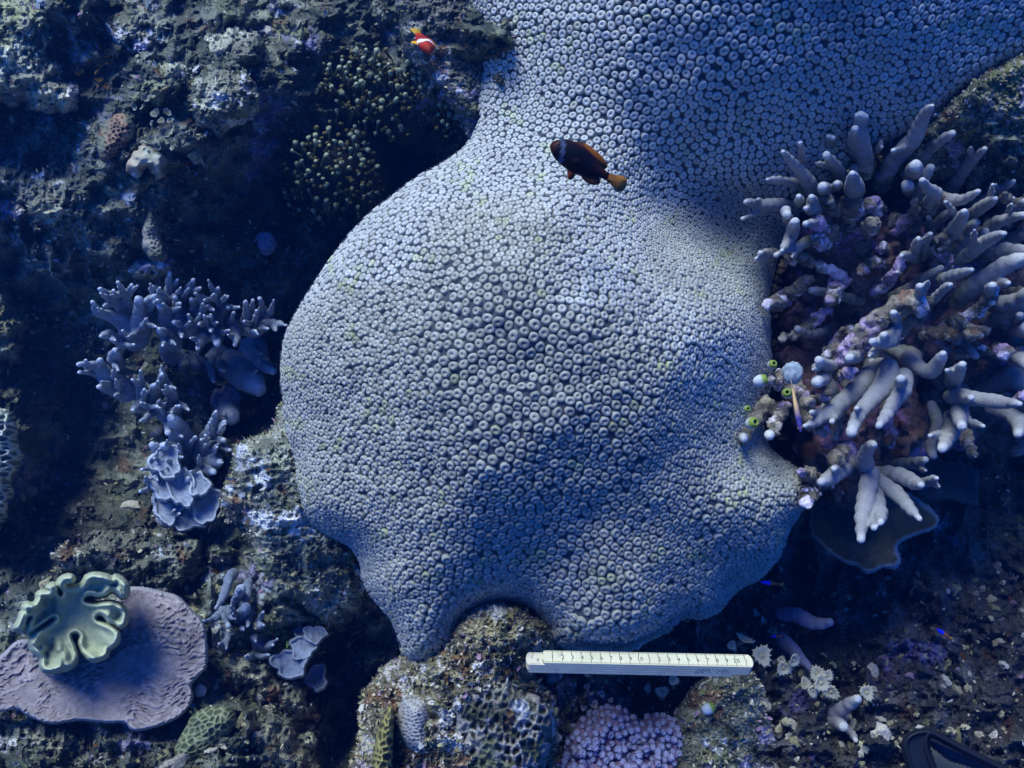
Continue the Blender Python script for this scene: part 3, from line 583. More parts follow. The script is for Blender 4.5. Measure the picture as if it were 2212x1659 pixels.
rb = thing("branching_coral", "big white tipped branching coral fanning out of dark pinkish stems at the right edge", "coral", pt(1900, 560, 1.15))
A_ = [
 (.97,.90,[[(600,830,50),(560,800,48),(500,700,52),(430,610,42),(360,530,34),(310,475,26)],[(440,620,38),(455,520,33),(440,410,25)],[(500,740,44),(380,710,36),(280,692,29),(190,685,24)]]),
 (.99,.92,[[(760,670,52),(705,580,46),(640,500,36)]]),
 (1.01,.96,[[(720,620,40),(690,480,38),(672,400,36),(655,355,26)],[(680,420,30),(695,370,22)]]),
 (1.02,.99,[[(600,470,34),(590,420,34),(588,365,25)]]),
 (.97,.93,[[(945,640,50),(935,520,62),(905,400,66),(890,280,52),(905,190,36)],[(870,520,40),(850,400,48),(860,300,36)],[(880,260,32),(870,200,24)],[(930,290,36),(940,210,24)]]),
 (.99,.97,[[(975,480,24),(1020,460,22),(1065,437,17)]]),
 (.93,.91,[[(640,770,52),(610,740,48)],[(720,740,40),(722,718,32)]]),
 (.92,.87,[[(850,770,78),(848,720,66),(840,640,34)]]),
 (.95,.93,[[(345,900,40),(290,880,46),(190,880,46),(100,878,32),(60,860,26),(20,858,18)],[(190,900,40),(100,945,27),(0,985,18)],[(115,860,22),(125,835,16)]]),
 (.93,.90,[[(350,1000,40),(338,950,42)],[(330,920,36)]]), (.92,.89,[[(440,870,36),(428,815,32)]]), (.92,.89,[[(540,880,50),(525,820,32)],[(560,920,50),(480,905,26)]]),
 (.91,.88,[[(380,1100,45),(400,1010,50)],[(370,1110,42),(340,1170,32),(300,1230,24)]]),
 (.93,.91,[[(520,1140,44),(430,1190,34),(345,1218,30),(258,1262,23)]]),(.94,.92,[[(250,1235,26),(170,1270,23),(100,1292,18)],[(220,1228,22),(135,1245,24)]]),
 (.88,.86,[[(560,1010,30),(480,1025,32)]]),
 (1.0,.90,[[(1060,720,70),(1120,600,66),(1200,480,66),(1290,400,64),(1350,280,54),(1400,180,44),(1445,125,28)],[(1250,440,30),(1150,465,22)]]),
 (1.02,.98,[[(1370,430,40),(1440,320,44),(1470,240,38),(1478,192,26)]]),(1.04,1.0,[[(1500,360,24),(1570,270,27),(1640,212,22)]]),
 (1.0,.94,[[(1270,640,60),(1400,480,52),(1500,395,44),(1602,333,30)]]),(.97,.90,[[(1300,640,70),(1320,580,60)]]),(1.02,.97,[[(1290,780,50),(1255,730,55)]]),
 (1.02,.95,[[(1550,800,58),(1650,680,50),(1720,580,46),(1790,500,37),(1848,452,27)]]),(1.05,.99,[[(1790,640,38),(1850,530,38),(1920,440,35),(2003,368,24)],[(1845,540,32),(1860,515,22)]]),
 (1.08,1.03,[[(1850,620,30),(1950,560,33),(2050,500,30),(2125,438,22)]]),(1.05,1.0,[[(1810,740,36),(1960,640,39),(2060,570,32),(2118,542,24)]]),
 (.95,.88,[[(1370,910,36),(1430,850,50),(1470,790,50),(1410,750,38),(1372,695,29)]]),
 (.95,.90,[[(1480,800,44),(1560,840,46),(1680,840,43),(1795,778,27)]]),
 (.98,.88,[[(1500,1190,64),(1590,1100,60),(1660,1000,50),(1690,930,34)],[(1690,1000,45),(1800,910,46),(1880,860,38),(1928,833,26)]]),
 (1.02,.98,[[(1720,920,32),(1800,860,34),(1900,800,34),(1990,750,32),(2065,698,22)]]),
 (1.0,.93,[[(1770,1180,46),(1900,1040,52),(2000,990,46),(2150,955,30)]]),(1.03,.97,[[(1900,980,40),(2050,900,46),(2160,850,36)]]),
 (.93,.86,[[(1660,1300,42),(1750,1240,50),(1850,1160,52),(1930,1120,42),(1992,1098,28)]]),
 (.96,.90,[[(1320,1300,36),(1240,1262,29),(1212,1268,23)],[(1310,1280,36),(1320,1190,33),(1342,1138,26)]]),(.97,.93,[[(1370,1270,42),(1400,1150,37),(1432,1100,24)]]),
 (.93,.89,[[(1520,1450,42),(1560,1430,42),(1650,1402,42),(1748,1375,30)]]),(.91,.87,[[(1440,1620,26),(1480,1580,32),(1540,1520,37),(1585,1490,24)]]),(.91,.86,[[(1355,1640,46),(1350,1580,44),(1350,1500,33)]]),
 (.95,.90,[[(1640,1620,62),(1740,1520,70),(1860,1440,74),(2000,1340,72),(2170,1280,60)]]),(.89,.86,[[(1890,1530,46),(1905,1495,42)]]),
 (1.0,.96,[[(1850,1250,70),(2000,1230,66),(2200,1240,56)]]),(.96,.93,[[(1900,1640,60),(2080,1610,62),(2260,1500,60)]]),(1.03,.99,[[(1950,1190,50),(2080,1130,46),(2220,1090,36)]]),
 (.97,.93,[[(1850,1640,26),(1905,1625,30)]]),(1.04,1.0,[[(1750,1080,46),(1850,1080,36)]]),
]
rf = random.Random(31)
def forks(chs, n):
    out = list(chs)
    for ch in chs:
        if len(ch) < 3: continue
        for q in range(n):
            if rf.random() < .45: continue
            i = rf.randrange(1, len(ch) - 1); (x0, y0), (x1, y1) = ch[i][:2], ch[i + 1][:2]; an = math.atan2(y1 - y0, x1 - x0) + rf.choice((-1, 1)) * rf.uniform(.5, 1.1); r = ch[i][2]; L0 = r * rf.uniform(2.3, 3.5)
            out.append([(x0, y0, r * .62), (x0 + L0 * .6 * math.cos(an), y0 + L0 * .6 * math.sin(an), r * .52, -.008), (x0 + L0 * math.cos(an), y0 + L0 * math.sin(an) - 8, r * .36, -.014)])
    return out
for i, (t0, t1, ch) in enumerate(A_):
    ch = forks(ch, 1)
    branch_part(rb, "branch", chainset(Z3, ch, t0 + .05, t1), MAT_BRANCH, WHITE, TIPW, seed=100 + i, rootc=1 if len(ch[0]) > 2 and i not in (0, 8) else None)
B_ = [
 (.93,.88,[[(960,500,55),(880,570,58),(810,650,55),(740,710,50),(660,765,46),(590,828,30),(518,852,20)],[(640,790,36),(600,775,26),(558,770,19)]]),
 (.90,.85,[[(1010,510,60),(1000,580,60),(950,650,58),(880,730,48),(830,800,38),(793,890,38)],[(870,745,28),(825,748,20)]]),
 (.89,.84,[[(1100,560,54),(1095,640,50),(1040,715,42),(1000,785,35),(955,850,25)],[(1090,600,38),(1082,575,32)]]),
 (.93,.89,[[(1125,450,48),(1160,480,42),(1200,515,36),(1260,530,44),(1305,480,40),(1332,425,26)]]),
 (.92,.88,[[(1390,590,46),(1415,540,42),(1448,488,28)],[(1400,560,30),(1355,522,18)]]),
 (.92,.86,[[(1380,675,46),(1420,680,50),(1520,690,44),(1620,702,42),(1710,712,36),(1785,722,23)],[(1430,680,40),(1500,685,22)]]),
 (.91,.87,[[(1430,740,48),(1432,800,44),(1442,852,33)]]),(.94,.89,[[(1370,790,34),(1385,880,46),(1360,930,42),(1328,985,35)]]),
 (.98,.94,[[(1620,750,36),(1740,780,54),(1790,850,48),(1775,900,30)]]),(1.06,1.02,[[(1540,640,56),(1640,620,70),(1750,570,80),(1850,640,70)]]),
 (.90,.87,[[(1072,200,36),(1048,270,42),(1015,350,46),(960,360,34),(915,355,27)],[(1000,340,36),(985,315,28)],[(1060,230,34),(1040,185,28)]]),
 (.91,.88,[[(680,500,30),(640,490,34),(600,465,34)]]),(.90,.87,[[(640,560,40),(590,595,44)]]),(.90,.88,[[(820,440,40),(780,450,38)]]),
 (1.0,.95,[[(1680,420,44),(1760,440,52),(1840,490,50)]]),(1.0,.96,[[(1720,310,40),(1830,270,50)]]),(1.0,.95,[[(1620,220,60),(1730,170,56),(1840,100,52)]]),
 (.91,.87,[[(900,1140,34),(876,1080,48),(872,1020,43),(900,972,34),(928,962,25)]]),
 (.89,.84,[[(905,1130,50),(880,1280,52),(855,1400,42),(850,1522,27)],[(930,1240,50),(962,1360,42),(965,1420,25)],[(900,1360,34),(925,1452,24)]]),
 (.90,.86,[[(930,1160,48),(1050,1240,45),(1120,1320,38),(1192,1397,22)]]),
 (.92,.86,[[(950,1120,36),(1080,1140,48),(1170,1185,42),(1205,1200,24)],[(1195,1195,27),(1250,1172,24),(1295,1158,21)]]),
 (.92,.87,[[(790,1060,50),(740,1100,52),(680,1150,46),(615,1182,32)],[(720,1100,34),(690,1105,26)]]),
 (1.0,.97,[[(1060,1070,28),(1150,1070,34),(1230,1050,26)]]),
]
for i, (t0, t1, ch) in enumerate(B_):
    ch = forks(ch, 1) if i not in (1, 2, 18) else ch
    branch_part(rb, "branch", chainset(Z4, ch, t0 + .05, t1), MAT_BRANCH, WHITE, TIPW, seed=200 + i)
DST = dict(pink=.95, green=.1, pale=1.0, dark=1.0, red=.55)
D3 = [(1.02,.93,[[(960,1060,60),(985,1030,66)]]),(1.05,.98,[[(1040,980,55),(1010,900,62),(960,880,55)]]),(1.06,.96,[[(880,1180,70),(860,1060,78),(850,950,82),(830,850,70)]]),(1.05,.95,[[(830,1120,60),(760,1000,60),(690,900,60),(640,840,50)]]),
 (1.04,.94,[[(740,1180,60),(650,1080,62),(560,1010,50)]]),(1.06,.96,[[(760,1230,60),(640,1190,50),(540,1150,50)]]),(1.04,.96,[[(750,1400,55),(710,1520,55),(670,1620,45)]]),
 (1.06,.97,[[(1560,1500,90),(1520,1360,84),(1500,1250,70),(1530,1150,62)]]),(1.04,1.0,[[(480,1290,40),(400,1290,40),(350,1290,30)]]),(1.02,.96,[[(300,1600,60),(380,1540,50),(500,1450,42)]]),(1.02,.96,[[(330,1600,60),(250,1640,45)],[(330,1590,50),(200,1640,40)]]),
 (1.06,1.0,[[(1060,1230,36),(1075,1210,38)]]),(1.06,.97,[[(1150,1420,60),(1100,1340,48),(1040,1310,44),(960,1340,40),(890,1400,32)]]),(1.12,1.04,[[(1100,1280,80),(1000,1150,90),(900,1200,90)]]),(1.12,1.04,[[(1250,1100,90),(1150,1000,80)]]),(1.1,1.03,[[(1520,780,60),(1560,680,60),(1680,600,50)]])]
for i, (t0, t1, ch) in enumerate(D3):
    branch_part(rb, "dead_stem", chainset(Z3, ch, t0 + .03, t1), MAT_DEAD, WHITE, TIPW, seed=300 + i, dead=DST, wob=.007, ws=110)
D4 = [(.94,.89,[[(720,480,50),(760,430,56),(820,370,60),(900,270,62),(1000,190,66),(1130,120,72),(1200,160,50)]]),(.93,.9,[[(1040,330,40),(1100,260,48),(1180,200,50),(1240,120,40)]]),(1.0,.93,[[(1320,300,36),(1400,240,34),(1500,195,42),(1590,130,36),(1640,40,44)]]),
 (1.0,.95,[[(1230,315,26),(1330,305,36),(1430,300,36),(1535,308,28)]]),(1.02,.96,[[(1640,400,44),(1700,420,50)]]),(1.0,.94,[[(1430,860,30),(1480,950,36),(1510,1020,26)]]),(.96,.91,[[(760,1000,60),(700,1050,62)]]),
 (.94,.90,[[(640,1170,50),(560,1215,24),(520,1230,18)]]),(.92,.88,[[(560,1250,45),(520,1300,40)],[(560,1150,50),(500,1120,30)]]),
 (.96,.9,[[(400,570,60),(480,660,50),(540,720,40)],[(540,720,30),(600,690,26),(660,668,22)],[(440,600,36),(370,600,34),(310,585,26)]]),(.92,.88,[[(390,740,36),(345,830,40),(312,905,33)]]),(.93,.88,[[(290,730,60),(230,790,50),(200,840,36),(165,900,36),(155,945,20)]]),
 (1.0,.93,[[(480,660,44),(500,780,44),(560,840,40),(640,880,36)]]),(.93,.9,[[(720,560,30),(800,530,32)]])]
for i, (t0, t1, ch) in enumerate(D4):
    b = branch_part(rb, "dead_stem", chainset(Z4, ch, t0 + .03, t1), MAT_DEAD, WHITE, TIPW, seed=330 + i, dead=DST, wob=.006, ws=120)
for (x, y, r, t) in [(310,912,30,.875),(160,930,28,.875)]:
    ch = chainset(Z4, [[(x, y - 12, r), (x, y, r * .85)]], t, t - .008); branch_part(rb, "branch", ch, MAT_BRANCH, TIPW, TIPW, seed=int(x), h=.0013)

# the dark encrusted heart of the thicket and the stems that run out of it
def base_mass(parent, blobs, seed):
    ch = [[[*pt(x, y, t - .035), 1.06 * r * t / F]] for x, y, r, t in blobs]; v, f, tp = tubes(ch, .0032, .02, .017, seed, 55)
    part("dead_base", parent, v, f, MAT_DEAD, reef_color(v * 1.3, 70, .8, .1, .45, .8, .8) * np.array([1.1, .66, .74]))
base_mass(rb, [(1800,520,60,1.12),(1860,560,75,1.12),(1930,530,70,1.15),(1990,600,80,1.14),(2070,640,80,1.15),(1780,600,60,1.17),(1850,660,70,1.18),(1960,700,90,1.17),(2060,740,90,1.16),(2160,620,80,1.15),(2170,740,80,1.16),(1760,720,60,1.2),(1880,800,80,1.2),(2040,860,90,1.22),(2170,880,80,1.22),(1720,800,40,1.12),(1760,860,50,1.1),(1800,960,60,1.12),(1900,930,80,1.16),(1850,1040,50,1.12),(2000,470,50,1.14)], 61)
rs = random.Random(12)
for i in range(40):
    x0, y0 = rs.uniform(1740, 2190), rs.uniform(480, 900); an = math.atan2(y0 - 650, x0 - 1880) + rs.gauss(0, .3); L0 = rs.uniform(70, 130); r0_ = rs.uniform(10, 15)
    q_ = [(x0 + L0 * k * math.cos(an) + rs.gauss(0, 5), y0 + L0 * k * math.sin(an) - 14 * k + rs.gauss(0, 5)) for k in (0, .35, .7, 1)]; tt = rs.uniform(1.02, 1.10)
    ch = [[[*pt(x, y, tt - .07 * k), r0_ * (1 - .32 * k) * tt / F] for k, (x, y) in zip((0, .35, .7, 1), q_)]]
    if rs.random() < .6: xa, ya = q_[1]; ch.append([[*pt(xa, ya, tt - .03), r0_ * .8 * tt / F], [*pt(xa + rs.gauss(0, 26), ya - rs.uniform(12, 34), tt - .07), r0_ * .55 * tt / F]])
    live = rs.random() < .45
    if live: branch_part(rb, "branch", ch, MAT_BRANCH, tuple(.75 * q for q in WHITE), tuple(.8 * q for q in TIPW), seed=700 + i, rootc=1, h=.002)
    else: branch_part(rb, "dead_stem", ch, MAT_DEAD, WHITE, TIPW, seed=700 + i, dead=DST, wob=.006, ws=110, h=.002)
BLUE, TIPB = (.27, .32, .40), (.62, .70, .80)
def grow(T, chains, t0, t1, parent, seed, nub=2):
    rr = random.Random(seed)
    for i, ch in enumerate(chains):
        ch = [tuple(c) for c in ch]; extra = []
        if ch[0][2] > 34 and len(ch) > 1:
            for q in range(nub):
                a = ch[rr.randrange(0, len(ch) - 1)]; an = rr.uniform(0, 6.28); L_ = rr.uniform(60, 105)
                extra.append([(a[0], a[1], a[2] * .5), (a[0] + L_ * .5 * math.cos(an), a[1] + L_ * .5 * math.sin(an), 18, -.012), (a[0] + L_ * math.cos(an), a[1] + L_ * math.sin(an) - 16, 10, -.024)])
        ch[-1] = (ch[-1][0], ch[-1][1], max(ch[-1][2], 11))
        branch_part(parent, "branch", chainset(T, [ch] + extra, t0, t1), MAT_BLUE, BLUE, TIPB, h=.0015, k=.004, wob=.0022, seed=seed + i, ws=90)
lb = thing("branching_coral", "blue grey branching coral with short pointed fingers, left of the big dome in deep shade", "coral", pt(430, 720, 1.3))
L_ = [[(880,540,80),(800,430,55),(720,390,38),(640,370,30),(598,298,14)],[(830,350,50),(750,290,40),(700,255,30),(643,213,15)],[(730,270,25),(735,222,14)],[(830,340,45),(800,240,28),(765,170,14)],[(810,280,28),(835,240,22),(855,188,13)],[(900,480,80),(910,380,50),(900,280,30)],[(930,420,50),(960,330,40),(1000,260,24)],
 [(1140,380,80),(1100,300,50),(1030,250,34),(985,195,14)],[(1110,300,45),(1100,220,34),(1098,112,20)],[(1110,230,26),(1150,155,14)],[(1160,300,50),(1220,225,34),(1255,155,15)],[(1110,470,90),(1070,360,45),(1040,320,24)],[(1080,380,50),(1000,280,30),(940,290,16)],[(1180,470,70),(1150,330,34),(1135,265,16)],
 [(1380,430,95),(1330,310,50),(1268,243,14)],[(1390,350,50),(1408,260,28),(1412,208,15)],[(1400,350,40),(1440,290,22),(1475,262,14)],[(1410,400,44),(1450,330,22),(1480,335,14)],[(1340,420,50),(1260,330,30),(1245,280,15)],[(1320,440,45),(1300,390,24),(1350,320,14)],
 [(1260,470,70),(1190,450,34),(1130,430,20)],[(1380,490,60),(1320,530,38),(1280,604,15)],[(1400,490,52),(1408,570,30)],[(1490,440,50),(1535,500,35),(1522,580,16)],[(1600,470,55),(1605,380,34),(1590,300,18)],[(1620,400,30),(1642,288,15)],[(1650,440,40),(1700,340,24),(1683,275,14)],[(1690,430,34),(1750,370,22),(1775,285,14)],[(1640,470,60),(1770,430,30),(1850,450,15)],
 [(800,570,40),(710,510,32),(650,522,16)],[(1120,560,60),(1080,510,42),(1030,480,26)],[(780,700,36),(730,665,36),(745,610,20)],[(820,870,80),(740,830,70),(660,740,55),(600,700,28),(510,703,15)],[(680,780,34),(600,755,24),(512,755,16)],[(680,740,30),(648,675,22)],[(570,730,20),(555,675,13)],[(790,880,60),(690,850,40),(640,852,18)],
 [(940,930,55),(912,840,30),(860,805,13)],[(1000,980,50),(990,900,32),(985,840,19)],[(1070,980,55),(1125,910,30),(1113,855,15)],[(1090,900,55),(1060,810,38),(1052,768,19)],[(1110,1050,62),(1010,1005,30),(960,1040,22),(908,1070,15)],[(1110,1020,50),(1170,970,26),(1222,995,15)],[(1095,1050,40),(1092,1145,26)],[(930,960,50),(860,1000,16)],
 [(1200,1240,90),(1160,1130,75),(1120,1050,40)],[(1350,1280,110),(1380,1120,50),(1400,1008,14)],[(1390,1170,40),(1455,1075,15)],[(1390,1190,38),(1450,1195,19)],[(1420,1230,34),(1492,1258,15)],[(1350,1340,80),(1430,1330,22)],[(1300,1380,60),(1385,1400,22)],
 [(1080,1300,60),(990,1225,30)],[(1060,1400,40),(990,1380,20),(918,1385,13)],[(1060,1490,50),(980,1500,22),(908,1527,13)],[(1140,1350,50),(1162,1260,15)],[(1080,1700,60),(1160,1560,40),(1220,1440,20)],[(1180,1330,80),(1110,1260,60),(1060,1230,30)]]
grow(ZL, L_, 1.24, 1.15, lb, 400)
LD = [[(1420,640,70),(1360,690,34),(1385,815,14)],[(1410,660,44),(1448,742,16)],[(1500,700,100),(1600,780,110),(1680,860,60)],[(1640,600,90),(1700,700,60),(1770,745,30)],[(1200,700,100),(1100,640,60),(1060,580,34)],[(1460,980,90),(1500,1040,70)]]
grow(ZL, LD, 1.36, 1.28, lb, 480, 1)
def lobed(parent, T, pts_, t, seed, colr=BLUE, tc=TIPB, name="lobe"):
    x, y, rx, ry = pts_[:4]; px, py = T(x, y); s = T(1, 0)[0] - T(0, 0)[0]
    a = np.linspace(0, 2 * math.pi, 22, endpoint=False); rn = random.Random(seed)
    r = 1 + .12 * np.sin(3 * a + rn.random() * 6) + .09 * np.sin(5 * a + rn.random() * 6) + .05 * np.sin(9 * a + rn.random() * 6)
    poly = smooth_poly(np.stack([px + rx * s * r * np.cos(a), py + ry * s * r * np.sin(a)], 1), 3)
    def tf(X, Y, d): return t - .02 * ((Y - py) / (ry * s)) * .8 - .010 * np.exp(-(d / 6) ** 2) + .008 * fbm(np.stack([X / 26, Y / 26, X * 0 + seed], -1), 3, seed) + .012 * (1 - np.sqrt(1 - (1 - np.clip(d / 4, 0, 1)) ** 2))
    v, f, X, Y, D = outline_field(poly, tf, 2.0, .03)
    c = np.ones((len(v), 3)) * np.array(colr) * (1 + .2 * fbm(np.stack([X / 30, Y / 30, X * 0], -1), 2, seed))[:, None]; c = lerp(c, np.array(tc) + 0 * v, .7 * np.exp(-(np.maximum(D, 0) / 4) ** 2))
    part(name, parent, v, f, MAT_BLUE, c)
for i, q in enumerate([(1075,1330,100,110),(1060,1480,85,100),(1090,1620,100,110),(1290,1480,70,80),(1330,1600,105,130),(1220,1690,120,90),(1180,1500,90,120)]):
    lobed(lb, ZL, q, 1.15 + .012 * (i % 3), 500 + i)
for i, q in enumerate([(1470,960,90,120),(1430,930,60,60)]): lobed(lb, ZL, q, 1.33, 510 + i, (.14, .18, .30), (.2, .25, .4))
sb = thing("branching_coral", "small blue grey coral with downward pointing fingers right of the lilac plate", "coral", pt(515, 1330, 1.12))
S_ = [[(1510,400,40),(1480,440,42),(1450,540,36),(1398,622,20)],[(1500,640,50),(1450,650,45),(1390,690,30),(1318,708,18)],[(1620,440,24),(1592,490,40),(1600,560,35),(1540,642,15)],[(1560,700,80),(1500,750,50),(1472,830,22),(1465,885,13)],[(1640,620,40),(1625,660,32),(1605,742,16)],[(1700,820,70),(1650,740,50),(1690,730,20)],[(1700,870,86),(1650,800,40),(1660,840,16)],[(1560,720,70),(1590,620,50)],[(1650,930,50),(1607,946,15)],[(1540,600,60),(1560,500,50)],[(1420,600,20),(1480,740,24)]]
BLUE, TIPB = (.17, .21, .29), (.38, .46, .58)
S_ = [[(a, b, r * .8) for a, b, r in ch] for ch in S_]
grow(ZB, S_, 1.10, 1.03, sb, 530, 2)
fb = thing("leafy_coral", "blue grey scalloped lobes of thin coral beside the dark hole at the bottom left", "coral", pt(650, 1430, 1.12))
for i, q in enumerate([(1880,980,120,95),(1960,880,85,80),(2040,790,80,60),(2050,1070,70,90),(1950,780,50,40)]): lobed(fb, ZB, q, 1.05 + .012 * i, 540 + i, (.19, .235, .34), (.32, .38, .5))

# finger corals on the rubble to the lower right
fc = thing("finger_coral", "short forked white finger coral on the brown rubble near the bottom right", "coral", pt(1820, 1560, 1.08))
ZR = lambda x, y: (1475 + .3334 * x, 1106 + .3334 * y)
for i, ch in enumerate([[[(960,1320,60),(1040,1270,44),(1130,1210,36)]],[[(960,1330,50),(1010,1370,40),(1040,1390,42)]],[[(1040,1390,30),(1090,1430,26),(1120,1480,20)]]]):
    branch_part(fc, "branch", chainset(ZR, ch, 1.04, .98), MAT_BRANCH, (.36, .36, .42), TIPW, seed=560 + i)
for i, (ch, lab) in enumerate([([[(640,660,40),(740,670,50),(840,720,46),(950,715,34)]], "dim blue grey finger of coral lying under the dome's right foot"), ([[(640,830,50),(700,880,46),(760,940,36),(820,1010,24)]], "dim blue grey coral finger pointing down toward the beige star polyps")]):
    ch_ = chainset(ZR, ch, 1.12, 1.06); v, f, tp = tubes(ch_, .0018, .004, .002, 570 + i)
    single("finger_coral", lab, "coral", ch_[0][0][:3], v, f, MAT_BLUE, np.ones((len(v), 3)) * np.array([.2, .22, .36]))

# ------------------------------------------------------------------ folding ruler
RT = .825; RA = math.radians(61); rot = -math.atan2(9.5, 447)
ex = np.array([math.cos(rot), math.sin(rot), .0]); nf = np.array([0, math.sin(RA), math.cos(RA)]); nf = nf - ex * (nf @ ex); nf /= np.linalg.norm(nf); wd = np.cross(nf, ex); wd = wd if wd[1] < 0 else -wd
O_ = pt(1136, 1403.5, RT)                 # top left corner of the graded face
MAT_RULER = mat_vc("ruler_enamel", .5, ((60, .15, .0008),), (35, .13), .35, hue=(45, .62, (.42, .44, .33)))
MAT_INK = mat_vc("ruler_ink", .7, (), (900, .5), .2)
ruler = thing("folding_ruler", "folded cream coloured folding ruler with black centimetre scale, lying below the dome coral", "ruler", O_)
def W_(x, y, z): return O_ + np.multiply.outer(x, ex) + np.multiply.outer(y, wd) + np.multiply.outer(z, nf)
RW = .0165
def segment(x0, x1, z0, z1, c, round_=.004):
    n = 10; xs, ys = [], []
    th = np.linspace(-math.pi / 2, math.pi / 2, n)
    for a in th: xs.append(x1 - round_ + round_ * math.cos(a)); ys.append(RW / 2 + RW / 2 * math.sin(a))
    for a in th[::-1]: xs.append(x0 + round_ - round_ * math.cos(a)); ys.append(RW / 2 + RW / 2 * math.sin(a))
    xs, ys = np.array(xs), np.array(ys); m = len(xs); v = []
    e = .0003; cx, cy = (x0 + x1) / 2, RW / 2
    for s, z in ((1, z0), (0, z0 + e), (0, z1 - e), (1, z1)):
        v.append(W_(xs - s * e * np.sign(xs - cx), ys - s * e * np.sign(ys - cy), np.full(m, z)))
    v.append(W_(np.array([cx]), np.array([cy]), np.array([z0]))); v.append(W_(np.array([cx]), np.array([cy]), np.array([z1])))
    i = np.arange(m); j = (i + 1) % m
    q = np.concatenate([np.stack([k * m + i, k * m + j, (k + 1) * m + j, (k + 1) * m + i], 1) for k in range(3)])
    t1 = np.stack([np.full(m, 4 * m), j, i], 1); t2 = np.stack([np.full(m, 4 * m + 1), 3 * m + i, 3 * m + j], 1)
    v = np.concatenate(v); return part("segment", ruler, v, [q, np.concatenate([t1, t2])], MAT_RULER, np.ones((len(v), 3)) * np.array(c), smooth=False)
TH = .0031; CRM = (.70, .68, .47)
LEN = .2355
segment(.0162, LEN, -TH, 0, CRM); 
for k in range(1, 5): segment(0 if k < 4 else .001, LEN - (.018 if k == 4 else .0004 * k), -TH * (k + 1), -TH * k - .00012, (.62 + .03 * (k % 2), .62, .47))
tv, tf_ = [], []
def tick(x, y0, y1, z, wdt):
    b = len(tv) * 4; tv.append(W_(np.array([x - wdt, x + wdt, x + wdt, x - wdt]), np.array([y0, y0, y1, y1]), np.full(4, z + .00012))); tf_.append([b, b + 1, b + 2, b + 3])
X1 = .0275                                  # the first centimetre mark
k = -10
while X1 + k * .001 < LEN - .004:
    x = X1 + k * .001; big = k % 10 == 0; mid = k % 5 == 0
    tick(x, .0006, .0062 if big else (.0027 if mid else .0019), 0, .00032 if big else .00017)
    tick(x, RW - (.0048 if big else (.0027 if mid else .0019)), RW - .0006, 0, .00026 if big else .00017); k += 1
for k in range(-2, 13):
    x = .003 + k * .001 
    if .003 < x < .0152: tick(x, .0006, .0019, -TH, .00012); tick(x, RW - .0019, RW - .0006, -TH, .00012)
tick(.0075, .0006, .0058, -TH, .0002)
part("scale_marks", ruler, np.concatenate(tv), np.array(tf_), MAT_INK, np.ones((len(tv) * 4, 3)) * np.array([.03, .035, .04]), smooth=False)
def glyph(txt, size):
    cu = bpy.data.curves.new("t", 'FONT'); cu.body = txt; cu.size = size; cu.align_x = 'CENTER'; cu.resolution_u = 3
    ob = bpy.data.objects.new("t", cu); COL.objects.link(ob); bpy.context.view_layer.update()
    me = bpy.data.meshes.new_from_object(ob.evaluated_get(bpy.context.evaluated_depsgraph_get()))
    v = np.array([q.co[:] for q in me.vertices]); f = [list(q.vertices) for q in me.polygons]
    bpy.data.objects.remove(ob); bpy.data.curves.remove(cu); bpy.data.meshes.remove(me); return v, f
nv, nt3, nt4, offn = [], [], [], 0
def put_text(txt, x, y, size, z=0.0):
    global offn
    v, f = glyph(txt, size)
    nv.append(W_(x + v[:, 0], y - v[:, 1], np.full(len(v), z + .00014)))
    for q in f:
        for i in range(1, len(q) - 1): nt3.append([offn + q[0], offn + q[i], offn + q[i + 1]])
    offn += len(v)
for i in range(21):
    lab = str(i + 1) if i < 9 else ("10" if i == 9 else (str(i - 9) if i < 19 else ("20" if i == 19 else "1")))
    put_text(lab, X1 + i * .01 + (.0008 if i else .0), .0112, .0070)
put_text("1", .0062, .0085, .0052, -TH); put_text("0", .0125, .0125, .0058, -TH)
part("numbers", ruler, np.concatenate(nv), np.array(nt3), MAT_INK, np.ones((offn, 3)) * np.array([.015, .02, .025]), smooth=False)
# worn print on the stack of edges
sv_, sf_ = [], []
rr = random.Random(4)
for i in range(46):
    x = .175 + rr.random() * .036; z = -TH * (1.3 + rr.choice([0, .75, 1.6]) + rr.random() * .25); L2 = rr.uniform(.0008, .0026); hgt = rr.uniform(.00015, .0004)
    b = len(sv_) * 4; base = O_ + wd * (RW + .00012); sv_.append(np.array([base + ex * (x + a * L2) + nf * (z + c_ * hgt) for a, c_ in ((-.5, -1), (.5, -1), (.5, 1), (-.5, 1))])); sf_.append([b, b + 1, b + 2, b + 3])
part("worn_print", ruler, np.concatenate(sv_), np.array(sf_), MAT_INK, np.ones((len(sv_) * 4, 3)) * np.array([.10, .14, .15]), smooth=False)

